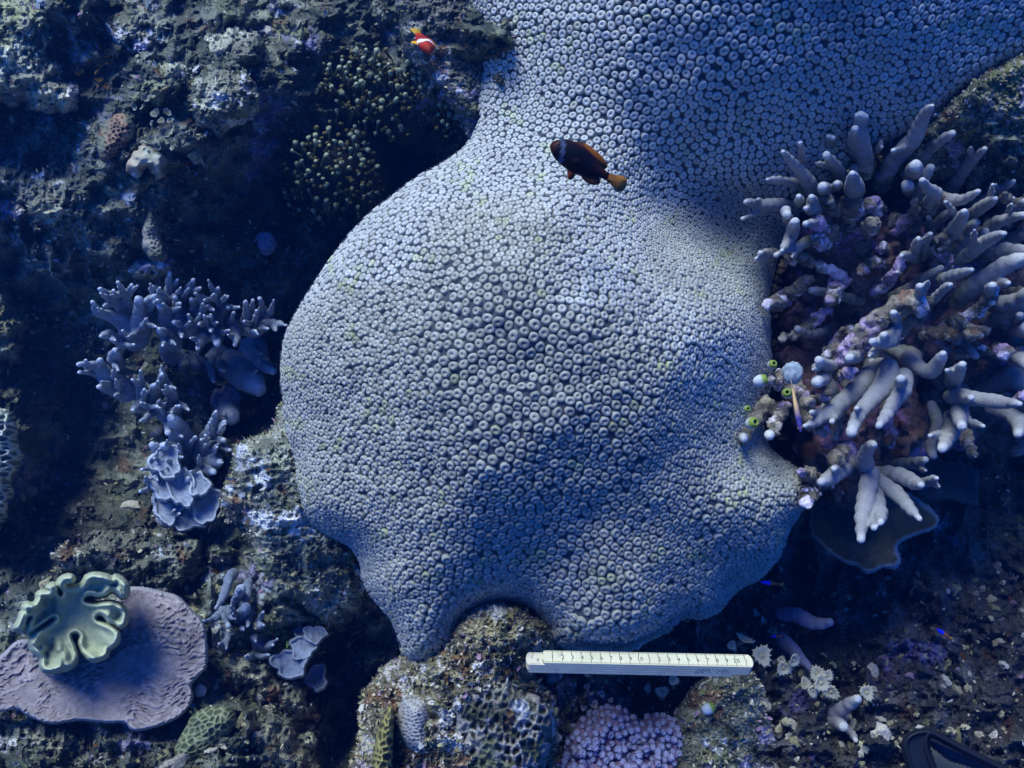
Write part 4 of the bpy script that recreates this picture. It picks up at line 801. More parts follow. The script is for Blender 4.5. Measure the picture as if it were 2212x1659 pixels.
# ------------------------------------------------------------------ fish
def fish(name, label, head, tail, t0, t1, Ht, wid, body_c, parts_c, prof_u, prof_l, band=None, fins=(), eye=True, roll=(0, 0, 1), tint2=None, cat="fish"):
    """head/tail in pixels; profile heights as fractions of the length, fins drawn in body fractions (s along, h up)"""
    a, b = pt(*head, t0), pt(*tail, t1); Lg = np.linalg.norm(b - a); ax = (b - a) / Lg
    side = np.array(roll, float); side -= ax * (side @ ax); side /= np.linalg.norm(side); up = np.cross(side, ax); up = up if up[1] > 0 else -up
    root = thing(name, label, cat, (a + b) / 2)
    S = np.linspace(0, 1, 30); n = 20; th = np.linspace(0, 2 * math.pi, n, endpoint=False)
    pu = np.interp(S, *zip(*prof_u)); pl = np.interp(S, *zip(*prof_l)); pw = wid * np.sin(np.clip(S, 0, 1) ** .7 * math.pi) ** .7 * (1 - .25 * S) + .012
    V = []
    for s, u, l, w2 in zip(S, pu, pl, pw):
        c, sn = np.cos(th), np.sin(th); h = np.where(sn > 0, sn * u, sn * l)
        V.append(a + ax * s * Lg + np.multiply.outer(h * Lg, up) + np.multiply.outer(c * w2 * Lg, side))
    V = np.array(V).reshape(-1, 3); i = np.arange(n); j = (i + 1) % n
    q = np.concatenate([np.stack([k * n + i, k * n + j, (k + 1) * n + j, (k + 1) * n + i], 1) for k in range(len(S) - 1)])
    V = np.vstack([V, a - ax * .006 * Lg, b]); e1 = np.stack([j, i, np.full(n, len(V) - 2)], 1); e2 = np.stack([(len(S) - 1) * n + i, (len(S) - 1) * n + j, np.full(n, len(V) - 1)], 1)
    s_ = ((V - a) @ ax) / Lg; h_ = ((V - a) @ up) / Lg; c = np.array([body_c(x, y) for x, y in zip(s_, h_)])
    body = part("body", root, V, [q, np.concatenate([e1, e2])], MAT_FISH, c)
    for nm, pl_, cf, zo in fins:
        p2 = smooth_poly(pl_, 4); m = len(p2); ctr = p2.mean(0)
        def place(p, z): return a + np.multiply.outer(p[:, 0] * Lg, ax) + np.multiply.outer(p[:, 1] * Lg, up) + side * (z * Lg)
        th_ = .008; fr = np.vstack([place(p2, zo + .001), place(p2, zo - .001), place(ctr[None], zo + th_), place(ctr[None], zo - th_)])
        i2 = np.arange(m); j2 = (i2 + 1) % m
        fq = np.stack([i2, j2, m + j2, m + i2], 1); ft = np.concatenate([np.stack([j2, i2, np.full(m, 2 * m)], 1), np.stack([m + i2, m + j2, np.full(m, 2 * m + 1)], 1)])
        cc = np.array([cf(*q_) for q_ in np.vstack([p2, p2, ctr[None], ctr[None]])]); part(nm, root, fr, [fq, ft], MAT_FISH, cc)
    if eye:
        for sg in (1, -1):
            s0, h0 = .085, .035; w2 = np.interp(s0, S, pw) * .86
            v, f = ICO[3]; vv = v * .021 * Lg + a + ax * s0 * Lg + up * h0 * Lg + side * sg * w2 * Lg
            d = ((vv - vv.mean(0)) @ side) * sg / (.021 * Lg); cc = lerp(np.ones((len(vv), 3)) * np.array([.25, .12, .04]), np.array([.005, .005, .006]) + 0 * vv, sstep(.55, .75, d)); part("eye", root, vv, f, MAT_PLAIN, cc)
    return root
def dk(s, h):
    base = np.array([.0025, .0025, .005])
    if s < .10: base = np.array([.035, .008, .005])
    k = max(0, (s - .62) / .4) * .6 + max(0, (abs(h) - .13) / .05) * .35; k += max(0, .5 - abs(s - .38) * 3) * max(0, -h * 4) * .5
    base = base * (1 - min(k, .8)) + np.array([.07, .016, .003]) * min(k, .8)
    x = s - .17 + (.45 * h if h > 0 else .35 * h)
    if abs(x) < .028: base = np.array([.07, .10, .18])
    return base
org = lambda a_, b_: (lambda s, h: np.array(a_) * (1 - min(1, max(0, (abs(h) - .1) * 5))) + np.array(b_) * min(1, max(0, (abs(h) - .1) * 5)))
fish("clownfish", "dark brown clownfish with a thin blue white head band, swimming over the dome's shoulder", (1190, 312), (1312, 382), .70, .715, 0, .13, dk, None,
     [(0, .04), (.05, .105), (.15, .175), (.3, .215), (.5, .22), (.7, .165), (.85, .09), (.95, .065), (1, .06)], [(0, .04), (.06, .10), (.15, .155), (.3, .195), (.5, .21), (.65, .18), (.8, .11), (.92, .065), (1, .055)],
     fins=[("tail_fin", [(.95, .06), (1.06, .07), (1.2, .125), (1.30, .115), (1.325, .03), (1.33, -.03), (1.30, -.09), (1.18, -.10), (1.05, -.06), (.95, -.05)], lambda s, h: lerp(np.array([.12, .035, .004]), np.array([.32, .15, .03]), np.array(min(1, max(0, (s - .98) * 3)))), 0),
           ("dorsal_fin", [(.22, .15), (.3, .215), (.45, .27), (.6, .265), (.75, .24), (.88, .19), (.93, .12), (.86, .07), (.6, .13), (.4, .16)], lambda s, h: np.array([.03, .012, .01]) if s < .45 else np.array([.22, .07, .006]), 0),
           ("anal_fin", [(.6, -.13), (.66, -.21), (.78, -.235), (.9, -.19), (.93, -.12), (.85, -.06), (.7, -.10)], lambda s, h: np.array([.5, .10, .02]) if h < -.15 else np.array([.1, .03, .01]), 0),
           ("pelvic_fin", [(.36, -.14), (.40, -.24), (.46, -.33), (.52, -.30), (.53, -.22), (.48, -.14)], lambda s, h: np.array([.22, .04, .01]), .02),
           ("pectoral_fin", [(.30, -.02), (.38, .03), (.50, .02), (.53, -.06), (.46, -.12), (.34, -.09)], lambda s, h: np.array([.035, .012, .006]), .118)])
def rd(s, h):
    c = np.array([.45, .035, .012]) if s > .12 else np.array([.35, .04, .015])
    if s < .5: c = c * .6 if s < .3 and h > 0 else c
    if abs(s - .34 + .25 * h * abs(h) * 8) < .055: c = np.array([.85, .88, .95])
    elif s > .40 and s < .75: c = np.array([.30, .02, .012])
    return c
fish("clownfish", "tiny bright red clownfish with one white band, peeping from the bubble anemone at top", (929, 112), (902, 72), .955, .985, 0, .14, rd, None,
     [(0, .04), (.08, .12), (.2, .18), (.4, .22), (.6, .20), (.8, .12), (1, .07)], [(0, .04), (.08, .10), (.2, .16), (.4, .21), (.6, .19), (.8, .12), (1, .06)],
     fins=[("tail_fin", [(.93, .07), (1.15, .13), (1.28, .10), (1.28, -.08), (1.15, -.12), (.93, -.06)], lambda s, h: np.array([.45, .28, .03]), 0),
           ("dorsal_fin", [(.2, .16), (.4, .28), (.7, .26), (.85, .14), (.6, .15), (.4, .17)], lambda s, h: np.array([.5, .15, .02]), 0),
           ("pelvic_fin", [(.3, -.15), (.4, -.34), (.5, -.30), (.5, -.16)], lambda s, h: np.array([.7, .35, .03]), .02)], roll=(.45, 0, 1))
fish("slender_fish", "slim fish, ochre behind and violet in front, nose down beside the green sea squirts", (1730, 934), (1712, 838), .83, .85, 0, .05, lambda s, h: lerp(np.array([.05, .045, .22]), np.array([.62, .42, .20]), np.array(min(1, max(0, (s - .28) * 3.2)))), None,
     [(0, .02), (.1, .06), (.3, .10), (.6, .095), (.9, .05), (1, .04)], [(0, .02), (.1, .05), (.3, .09), (.6, .085), (.9, .045), (1, .04)],
     fins=[("tail_fin", [(.96, .04), (1.12, .09), (1.2, .07), (1.1, 0), (1.2, -.07), (1.12, -.08), (.96, -.04)], lambda s, h: np.array([.5, .38, .25]), 0),
           ("pectoral_fin", [(.22, -.05), (.33, -.19), (.46, -.26), (.40, -.10)], lambda s, h: np.array([.25, .35, .40]), .04)], roll=(.9, 0, .5))
def blueo(s, h): return np.array([.02, .03, .95]) if s < .46 else np.array([.40, .13, .04])
for (h_, t_, t0, lab) in [((1643, 1257), (1685, 1262), 1.0, "tiny blue headed orange tailed fish under the dome's lower right edge"), ((1666, 1375), (1686, 1374), 1.08, "tiniest blue and orange fish just above the right end of the folding ruler"), ((2024, 1359), (2052, 1378), 1.08, "tiny dark fish with bright blue nose over the brown rubble slope")]:
    fish("damselfish", lab, h_, t_, t0, t0 + .005, 0, .06, blueo, None, [(0, .03), (.2, .10), (.5, .12), (.9, .05), (1, .04)], [(0, .03), (.2, .09), (.5, .11), (.9, .05), (1, .04)],
         fins=[("tail_fin", [(.95, .04), (1.15, .11), (1.2, 0), (1.15, -.1), (.95, -.04)], lambda s, h: np.array([.45, .2, .05]), 0)], eye=False)

# ------------------------------------------------------------------ bubble anemones
def rotm(z, roll=0):
    z = np.array(z, float); z /= np.linalg.norm(z); return Vector(z).to_track_quat('Z', 'Y').to_matrix().to_4x4() @ Matrix.Rotation(roll, 4, 'Z')
def tentacle_mesh(seed, L_=.030):
    rr = random.Random(seed); n, m = 14, 14; V = []; C = []; bx, by = rr.uniform(-.006, .006), rr.uniform(-.006, .006)
    for i in range(n + 1):
        k = i / n; z = L_ * k
        if k < .62: r = .0021 + .0003 * k
        else:
            u = (k - .62) / .38; r = .0023 + .0021 * math.sin(u * math.pi * .62) ** 1.2 if u < .8 else .0023 + .0021 * math.sin(.8 * math.pi * .62) * (1 - ((u - .8) / .2) ** 2) ** .5 - .0018 * ((u - .8) / .2) ** 2
        r = max(r, .0004) if i < n else .0004
        for j in range(m):
            a = j / m * 6.2832; V.append((bx * k * k + r * math.cos(a), by * k * k + r * math.sin(a), z))
            u = max(0, (k - .6) / .4); c = np.array([.075, .085, .035]) * (1 - u) + np.array([.40, .47, .29]) * u
            if k > .96: c = np.array([.20, .24, .12])
            C.append(c)
    i = np.arange(m); j = (i + 1) % m
    q = np.concatenate([np.stack([k * m + i, k * m + j, (k + 1) * m + j, (k + 1) * m + i], 1) for k in range(n)] )
    V.append((bx, by, L_ * 1.004)); C.append(np.array([.16, .2, .1])); t = np.stack([n * m + i, n * m + j, np.full(m, len(V) - 1)], 1)
    me = mesh_np("tentacle", np.array(V), [q, t], np.array(C)); me.materials.append(MAT_TENT); return me
MAT_TENT = mat_vc("anemone_tissue", .45, (), (200, .1), .5)
TM = [tentacle_mesh(s, .022 + .004 * (s % 3)) for s in range(5)]
def anemone(label, blobs, regions, seed):
    cx, cy, t = blobs[0][:3]; b0 = pt(cx, cy, t); root = thing("bubble_anemone", label, "sea anemone", b0)
    ch = [[[*pt(x, y, tt), r * tt / F]] for x, y, tt, r in blobs]; v, f, tp = tubes(ch, .004, .03, .004, seed, 40)
    part("column", root, v, f, MAT_TENT, np.ones((len(v), 3)) * np.array([.05, .045, .03]))
    rn = random.Random(seed); pts_ = []
    for poly, cnt, t0, t1, d0 in regions:
        P_ = np.array(poly, float); made = 0; tries = 0
        while made < cnt and tries < 6000:
            tries += 1; x = rn.uniform(P_[:, 0].min(), P_[:, 0].max()); y = rn.uniform(P_[:, 1].min(), P_[:, 1].max())
            if sdf_poly(np.array([x]), np.array([y]), P_)[0] < 0 or any(math.hypot(x - a, y - b) < d0 for a, b in pts_): continue
            ky = (y - P_[:, 1].min()) / np.ptp(P_[:, 1]); tt = t0 + (t1 - t0) * ky + rn.uniform(-.015, .015)
            tip = pt(x, y, tt); d = np.array([rn.gauss(0, .35), .75 - .7 * ky + rn.gauss(0, .3), .9]); d /= np.linalg.norm(d); me = TM[rn.randrange(5)]
            o = bpy.data.objects.new("tentacle", me); COL.objects.link(o); o.parent = root; s = rn.uniform(.6, .98)
            R = rotm(d, rn.uniform(0, 6)); R = R @ Matrix.Diagonal((s, s, s, 1)); base = Vector(tip - d * .024 * s - b0)
            o.matrix_basis = Matrix.Translation(base) @ R; pts_.append((x, y)); made += 1
    # the many short tentacles between, their shade painted in as a darker, browner colour
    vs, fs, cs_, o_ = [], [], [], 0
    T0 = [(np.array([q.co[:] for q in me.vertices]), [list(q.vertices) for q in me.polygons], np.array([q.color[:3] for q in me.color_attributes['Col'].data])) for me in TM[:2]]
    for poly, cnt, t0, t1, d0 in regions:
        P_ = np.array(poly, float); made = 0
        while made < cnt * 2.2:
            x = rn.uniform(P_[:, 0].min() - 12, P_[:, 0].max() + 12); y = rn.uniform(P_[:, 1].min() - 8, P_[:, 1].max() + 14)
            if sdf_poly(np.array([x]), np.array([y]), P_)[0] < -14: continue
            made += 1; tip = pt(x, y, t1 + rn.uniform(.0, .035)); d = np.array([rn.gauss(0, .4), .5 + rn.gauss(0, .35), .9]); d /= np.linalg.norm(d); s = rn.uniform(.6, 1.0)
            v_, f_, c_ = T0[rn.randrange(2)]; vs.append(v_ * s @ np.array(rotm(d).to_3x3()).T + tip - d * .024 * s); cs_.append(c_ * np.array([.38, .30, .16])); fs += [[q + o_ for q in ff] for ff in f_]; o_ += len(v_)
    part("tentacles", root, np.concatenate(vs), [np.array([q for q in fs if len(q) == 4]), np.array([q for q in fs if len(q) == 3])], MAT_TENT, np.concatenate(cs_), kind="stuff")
    return root
anemone("upper olive bubble tip anemone, its pale green bulbs crowded below the small red clownfish", [(820,190,1.27,60),(740,165,1.26,40),(930,220,1.25,40),(985,250,1.24,30),(880,250,1.30,60)],
        [([(700,150),(740,112),(800,105),(850,130),(905,128),(935,160),(925,200),(860,235),(780,225),(720,200)], 52, 1.10, 1.13, 11),([(930,150),(960,170),(990,215),(1010,265),(985,285),(940,250),(925,215)], 22, 1.10, 1.14, 13),([(720,200),(860,240),(880,290),(800,300),(730,260)], 11, 1.14, 1.17, 20)], 21)
anemone("lower dim bubble tip anemone with sparse pale bulbs deep in the shaded hollow", [(730,350,1.31,60),(800,400,1.35,50),(670,370,1.31,40),(800,330,1.34,50)],
        [([(635,300),(700,285),(780,280),(800,320),(830,345),(790,375),(700,400),(640,390),(620,350)], 44, 1.16, 1.19, 11),([(610,390),(720,410),(820,380),(830,420),(760,460),(680,480),(620,450)], 24, 1.22, 1.26, 17)], 22)

# ------------------------------------------------------------------ lilac soft coral and its polyps
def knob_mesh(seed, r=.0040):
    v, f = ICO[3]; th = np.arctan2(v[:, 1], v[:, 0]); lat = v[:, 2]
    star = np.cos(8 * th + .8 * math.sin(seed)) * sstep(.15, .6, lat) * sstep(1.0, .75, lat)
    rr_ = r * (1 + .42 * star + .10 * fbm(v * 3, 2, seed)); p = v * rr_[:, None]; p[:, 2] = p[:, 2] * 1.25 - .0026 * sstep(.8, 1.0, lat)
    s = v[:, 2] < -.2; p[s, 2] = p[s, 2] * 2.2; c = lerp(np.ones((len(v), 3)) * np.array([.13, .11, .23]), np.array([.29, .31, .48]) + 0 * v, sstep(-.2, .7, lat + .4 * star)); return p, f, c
def star_crown(r, n=13, seed=0, flat=0):
    rn = random.Random(seed); m = n * 4; V = []; C = []
    for k, (rad, z) in enumerate([(0.0, -.25), (.28, -.22), (.55, .02), (.80, .12), (1.0, .05), (.86, -.02), (.5, -.18), (.2, -.5)]):
        for j in range(m):
            a = j / m * 6.2832; tip = max(0, math.cos(n * a)); rr_ = r * rad * (1 + (.22 * tip ** 1.5 if k in (4,) else .06 * tip if k in (3, 5) else 0) + .10 * rn.random() + (.14 * math.sin(3 * a + seed) + .08 * math.sin(2 * a + 2 * seed)) * (rad > .5))
            V.append((rr_ * math.cos(a), rr_ * math.sin(a), r * (z + (.22 * tip if k == 4 else 0)))); C.append(np.array([.10, .10, .06]) if k == 0 else (np.array([.36, .36, .27]) if k == 1 else np.array([.52, .52, .40]) * (1.1 if k == 4 else .9)))
    i = np.arange(m); j = (i + 1) % m; q = np.concatenate([np.stack([k * m + i, k * m + j, (k + 1) * m + j, (k + 1) * m + i], 1) for k in range(7)])
    return np.array(V), q, np.array(C)
def Z5(x, y): return 1106 + .225 * x, 1437.8 + .225 * y
soft = thing("soft_coral", "lilac soft coral mound crowded with knobbly eight pointed polyps, below the ruler's middle", "soft coral", pt(1350, 1640, .95))
SP = [Z5(x, y) for x, y in [(430,1250),(425,983),(480,820),(520,680),(600,560),(680,490),(760,440),(900,395),(1040,400),(1130,470),(1240,520),(1300,485),(1420,480),(1560,500),(1700,580),(1800,690),(1840,760),(1700,900),(1650,1000),(1600,1250)]]
def soft_t(px, py, d): k = np.clip(d / 45, 0, 1); return .91 + .06 * (1 - np.sqrt(1 - (1 - k) ** 2)) - .05 * (py - 1600) / 200 - .016 * fbm(np.stack([px / 40, py / 40, px * 0], -1), 3, 5, ridge=True)
v, f, X, Y, D = outline_field(smooth_poly(SP, 3), soft_t, 3, .06)
part("body", soft, v, f, MAT_SOFT, np.ones((len(v), 3)) * np.array([.22, .16, .27]) * (1 + .3 * fbm(np.stack([X / 20, Y / 20, X * 0], -1), 2, 3))[:, None])
rn = random.Random(9); kp = []; tries = 0; PA = smooth_poly(SP, 3)
while tries < 9000:
    tries += 1; x = rn.uniform(1195, 1530); y = rn.uniform(1515, 1700); dd_ = sdf_poly(np.array([x]), np.array([y]), PA)[0]
    if dd_ < 1 or any(math.hypot(x - a, y - b) < 12.0 for a, b in kp): continue
    kp.append((x, y))
vis = sorted([p for p in kp if p[1] < 1662], key=lambda p: -p[1])
KM = []
for s in range(5):
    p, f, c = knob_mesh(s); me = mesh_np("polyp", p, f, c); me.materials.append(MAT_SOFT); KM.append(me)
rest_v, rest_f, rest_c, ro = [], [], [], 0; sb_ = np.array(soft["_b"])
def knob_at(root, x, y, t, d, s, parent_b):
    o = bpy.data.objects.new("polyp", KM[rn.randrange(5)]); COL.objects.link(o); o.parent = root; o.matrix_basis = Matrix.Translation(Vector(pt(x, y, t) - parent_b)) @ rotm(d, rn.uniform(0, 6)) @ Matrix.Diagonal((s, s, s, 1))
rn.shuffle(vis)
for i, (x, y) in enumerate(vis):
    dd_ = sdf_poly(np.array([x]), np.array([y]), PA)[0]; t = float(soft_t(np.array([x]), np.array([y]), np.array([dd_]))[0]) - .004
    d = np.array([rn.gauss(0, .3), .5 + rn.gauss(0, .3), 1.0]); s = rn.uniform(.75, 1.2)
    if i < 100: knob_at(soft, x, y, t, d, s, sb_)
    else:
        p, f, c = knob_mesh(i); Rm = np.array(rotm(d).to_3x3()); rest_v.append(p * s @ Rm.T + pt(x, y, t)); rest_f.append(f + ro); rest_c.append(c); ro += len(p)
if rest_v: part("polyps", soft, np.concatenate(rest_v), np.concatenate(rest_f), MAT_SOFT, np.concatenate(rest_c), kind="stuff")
for lab, chz, crowns in [("small lilac branching soft coral under the left part of the folding ruler", [[(330,200,26),(430,190,30),(520,300,50),(560,360,30)],[(470,230,30),(470,90,44)],[(330,200,24),(220,170,16),(150,150,14)]], [(460,80,46),(500,150,40),(540,280,44),(500,320,40),(590,300,40),(570,370,34)]),
                         ("mauve soft coral stub with beige tipped polyps, just above the lilac mound", [[(860,420,40),(800,320,50),(780,220,60)],[(860,400,40),(900,330,40),(860,220,50)],[(760,400,40),(700,380,40)]], [(730,280,40),(860,270,44),(790,370,50),(690,400,40),(950,330,30),(1010,400,24),(720,200,34),(850,190,34)])]:
    g_ = chainset(Z5, chz, 1.03, .99); rt = thing("soft_coral", lab, "soft coral", g_[0][0][:3]); v, f, tp = tubes(g_, .0022, .006, .003, 77)
    part("stem", rt, v, f, MAT_SOFT, np.ones((len(v), 3)) * np.array([.27, .20, .34]))
    for k, (x, y, r) in enumerate(crowns):
        px, py = Z5(x, y); V, q, C = star_crown(r * .225 * 1.0 / F * .75, 8, k); d = np.array([rn.gauss(0, .3), .25 + rn.gauss(0, .3), 1.0]); Rm = np.array(rotm(d).to_3x3())
        part("polyp", rt, V @ Rm.T + pt(px, py, .975), q, MAT_SOFT, C * np.array([.85, .78, 1.05]))
XEN = [(ZR, 515,930,70,1.0,"ragged beige star polyp touching the right end of the folding ruler"),(ZR,318,865,36,1.02,"small beige star polyp just above the ruler's right end"),(ZR,400,822,62,1.02,"side on beige star polyp on a thin stalk above the ruler's right end"),
 (ZR,655,1015,56,1.03,"lower of the two upper beige star polyps right of the ruler"),(ZR,722,965,50,1.02,"rounded beige star polyp, uppermost of the pair right of the ruler"),(ZR,640,960,30,1.04,"faint small beige star polyp hanging under the upper pair right of the ruler"),(ZR,155,1132,58,.96,"flat pale star polyp alone between the ruler and the gritty pink rock"),
 (ZR,795,1110,46,1.03,"leftmost beige star polyp of the big packed cluster right of the ruler"),(ZR,845,1160,46,1.01,"low left beige star polyp in the big packed cluster, under the largest one"),(ZR,900,1110,62,1.0,"largest beige star polyp in the middle of the big cluster right of the ruler"),(ZR,960,1170,56,1.03,"right hand beige star polyp at the foot of the big packed cluster"),(ZR,870,1045,52,1.04,"top beige star polyp of the big packed cluster right of the ruler"),(ZR,1195,1172,54,1.02,"solitary beige star polyp at the right of the big cluster, above the forked finger coral"),
 (ZR,640,1420,48,.99,"upper left beige star polyp of the low cluster near the bottom edge"),(ZR,715,1480,60,.97,"lowest beige star polyp of the cluster near the bottom edge"),(ZR,745,1405,48,1.0,"upper middle beige star polyp of the low cluster near the bottom edge"),(ZR,830,1450,40,1.02,"right hand beige star polyp of the low cluster near the bottom edge"),(ZR,940,1060,40,1.05,"upper right beige star polyp of the big packed cluster right of the ruler"),(ZR,690,1390,36,1.01,"small topmost beige star polyp of the low cluster near the bottom edge"),
 (Z5,1440,250,66,1.0,"bright beige star polyp in the dark gap right above the lilac mound"),(Z5,1550,135,62,.98,"pale star polyp just below the ruler's underside, right of its middle"),(Z5,1300,215,44,1.02,"faint small star polyp in the dark gap below the ruler"),
 (Z5,425,690,58,.93,"yellowish star polyp at the left edge of the lilac mound"),(Z5,335,840,52,.92,"pale toothed star polyp on a white stalk left of the lilac mound's foot"),(Z5,380,930,40,.93,"small grey star polyp low beside the lilac mound's left foot")]
for k, (T, x, y, r, t, lab) in enumerate(XEN):
    t -= .02
    px, py = T(x, y); s = T(1, 0)[0] - T(0, 0)[0]; R_ = r * s * t / F * .82; V, q, C = star_crown(R_, 12 + k % 3, 40 + k)
    side_on = lab and lab.startswith("side"); d = np.array([rn.gauss(0, .35), (1.6 if side_on else .3) + rn.gauss(0, .25), .35 if side_on else 1.0]); Rm = np.array(rotm(d).to_3x3()); c0 = pt(px, py, t)
    g1 = c0 + np.array([rn.gauss(0, .006), -.022, -.03]); rt = thing("star_polyp", lab or ("beige star polyp in the packed cluster on the rubble right of the ruler" if k < 13 or k == 17 else "beige star polyp in the low cluster near the bottom edge"), "soft coral", g1, "beige star polyps around the ruler" if k < 19 else "single star polyps below the ruler")
    part("crown", rt, V @ Rm.T + c0, q, MAT_SOFT, C * rn.uniform(.85, 1.15))
    mid = (c0 + g1) / 2 + np.array([rn.gauss(0, .003), 0, 0]); v, f, tp = tubes([[[*g1, R_ * .3], [*mid, R_ * .24], [*(c0 - np.array(d) / np.linalg.norm(d) * R_ * .3), R_ * .32]]], .0012, .003); part("stalk", rt, v, f, MAT_SOFT, np.ones((len(v), 3)) * np.array([.40, .38, .26]))

# ------------------------------------------------------------------ sea squirts
def squirt(label, px, py, t, r, ax, lean=.5):
    n, m = 14, 18; V = []; C = []
    R_ = r * t / F; prof_ = [(.05, -1.1), (.55, -1.0), (.85, -.7), (1.0, -.2), (1.0, .2), (.88, .6), (.68, .9), (.52, 1.02), (.38, .98), (.28, .7), (.1, .4)]
    for k, (rad, z) in enumerate(prof_):
        for j in range(m):
            a = j / m * 6.2832; V.append((R_ * rad * math.cos(a), R_ * rad * math.sin(a), R_ * z * 1.15)); c = np.array([.55, .62, .66])
            g = max(0, min(1, (z - .1) / .5)) if k < 8 else 1; c = c * (1 - g) + np.array([.20, .30, .04]) * g
            if k >= 9: c = np.array([.02, .03, .01])
            C.append(c)
    i = np.arange(m); j = (i + 1) % m; q = np.concatenate([np.stack([k * m + i, k * m + j, (k + 1) * m + j, (k + 1) * m + i], 1) for k in range(len(prof_) - 1)])
    Rm = np.array(rotm(ax).to_3x3()); V = np.array(V) @ Rm.T + pt(px, py, t); single("sea_squirt", label, "sea squirt", pt(px, py, t), V, q, MAT_PLAIN, np.array(C), "green and white sea squirts")
squirt("uppermost green mouthed white sea squirt, on the dome's edge beside the dead coral stems", 1643, 822, .86, 13, (.8, .35, .45)); squirt("green sea squirt touching the slim ochre fish", 1700, 850, .87, 11, (-.3, .3, 1))
squirt("smallest green sea squirt with a round open mouth, left of the dead coral stub", 1614, 884, .855, 8, (0, .2, 1)); squirt("sea squirt with wide green mouth on top of the white tipped dead stub", 1624, 914, .855, 13, (.3, .25, 1))
squirt("pale cup like sea squirt at the dome's edge above the others", 1668, 788, .90, 10, (.1, .3, 1)); squirt("whitish egg shaped sea squirt with green side on the gritty pink rock", 1531, 1531, .865, 12, (1, .5, .15))
lump("encrusting_sponge", "pale bluish round crust on the rock behind the slim ochre fish", 1712, 806, .90, 22, 3, (.34,.42,.48), (.22,.28,.34), "sponge", .10, 9, 4, (1, 1.1, .7))

# ------------------------------------------------------------------ leafy algae
def fronds(name, label, pts_, t, r0, c0, c1, seed, cat="seaweed"):
    rn = random.Random(seed); V, Q, C, o = [], [], [], 0; th = np.linspace(0, 2 * math.pi, 14, endpoint=False)
    for (x, y, r) in pts_:
        R_ = r * t / F; d = np.array([rn.gauss(0, .6), .5 + rn.gauss(0, .4), .9]); Rm = np.array(rotm(d, rn.uniform(0, 6)).to_3x3()); c_ = pt(x, y, t + rn.uniform(-.02, .02)); amp = rn.uniform(.1, .45)
        for k, rad in enumerate((0, .4, .75, 1.0)):
            z = R_ * (.45 * rad ** 2 + amp * .5 * rad * np.cos(2 * th) + .12 * rad * np.cos(5 * th)); V.append(np.stack([R_ * rad * np.cos(th), R_ * rad * np.sin(th) * .85, z], 1) @ Rm.T + c_); C.append(np.ones((14, 3)) * (np.array(c1) if k == 3 else np.array(c0)) * rn.uniform(.8, 1.2))
        i = np.arange(14); j = (i + 1) % 14; Q.append(np.concatenate([np.stack([o + k * 14 + i, o + k * 14 + j, o + (k + 1) * 14 + j, o + (k + 1) * 14 + i], 1) for k in range(3)])); o += 56
    return single(name, label, cat, pt(pts_[0][0], pts_[0][1], t + .02), np.concatenate(V), np.concatenate(Q), MAT_SOFT, np.concatenate(C))
FA = [(855,500,20),(925,545,28),(870,620,30),(985,635,24),(945,640,20),(875,690,22),(925,700,18),(1015,735,32),(1080,735,28),(995,800,24),(1045,790,24),(1110,790,26),(1130,850,28),(1070,860,30),(1040,900,28),(1110,930,28),(985,910,24),(1150,900,24),(930,930,22),(1020,960,22),(1090,980,26),(1130,960,24),(1060,940,20),(850,560,18),(960,860,20)]
fronds("fan_algae", "clump of small pale curled fan algae between the upper left coral knobs", [(x * .3334, y * .3334, r * .36) for x, y, r in FA], 1.065, 8, (.20, .21, .14), (.50, .52, .46), 1)
rn2 = random.Random(5)
fronds("brown_algae", "rust brown leafy seaweed tuft in the upper left reef", [(225 + rn2.gauss(0, 14), 130 + rn2.gauss(0, 26), rn2.uniform(6, 12)) for _ in range(46)], 1.16, 8, (.17, .10, .03), (.26, .17, .06), 2)
fronds("green_algae", "little round green algae discs beside the leafy blue grey coral lobes", [(ZB(x, y)[0], ZB(x, y)[1], 7) for x, y in [(1800,800),(1840,830),(1870,860),(1820,770),(1900,680),(1920,710),(1850,780),(1780,840)]], 1.08, 8, (.10, .20, .06), (.18, .32, .12), 3)

# ------------------------------------------------------------------ diving gear at the corner
def ZG(x, y): return 1880.2 + .15 * x, 1493 + .15 * y
GF = [ZG(x, y) for x, y in [(900,1500),(620,1300),(545,1106),(500,960),(468,800),(478,710),(530,640),(600,590),(680,560),(770,548),(880,560),(970,600),(1100,672),(1250,752),(1400,825),(1600,920),(1800,1025),(2000,1120),(2300,1270),(2600,1450),(2500,1560),(2200,1370),(1900,1170),(1600,1030),(1300,870),(1100,765),(960,690),(880,650),(850,680),(842,760),(860,880),(900,1000),(960,1150),(1080,1350),(1100,1500)]]
MAT_RUB = mat_vc("black_rubber", .55, ((300, .15, .0005),), (60, .1), .35)
gear = thing("swim_fin", "black rubber rimmed diving gear poking in at the bottom right corner", "diving gear", pt(2060, 1640, .66))
def gt(px, py, d): return .62 + .008 * (1 - np.sqrt(1 - (1 - np.clip(d / 7, 0, 1)) ** 2)) - .004 * np.exp(-((d - 6) / 4) ** 2)
v, f, X, Y, D = outline_field(smooth_poly(GF, 3), gt, 2.5, .012); part("rim", gear, v, f, MAT_RUB, np.ones((len(v), 3)) * np.array([.010, .014, .022]))
GS = [ZG(x, y) for x, y in [(870,700),(1000,760),(1200,850),(1500,985),(1750,1120),(2000,1280),(2200,1450),(2050,1480),(1800,1290),(1600,1150),(1400,1060),(1150,985),(980,860),(890,790)]]
v, f, X, Y, D = outline_field(smooth_poly(GS, 3), lambda px, py, d: .64 + .003 * (1 - np.clip(d / 4, 0, 1)), 2.5, .006); part("strap", gear, v, f, MAT_RUB, np.ones((len(v), 3)) * np.array([.03, .036, .06]))
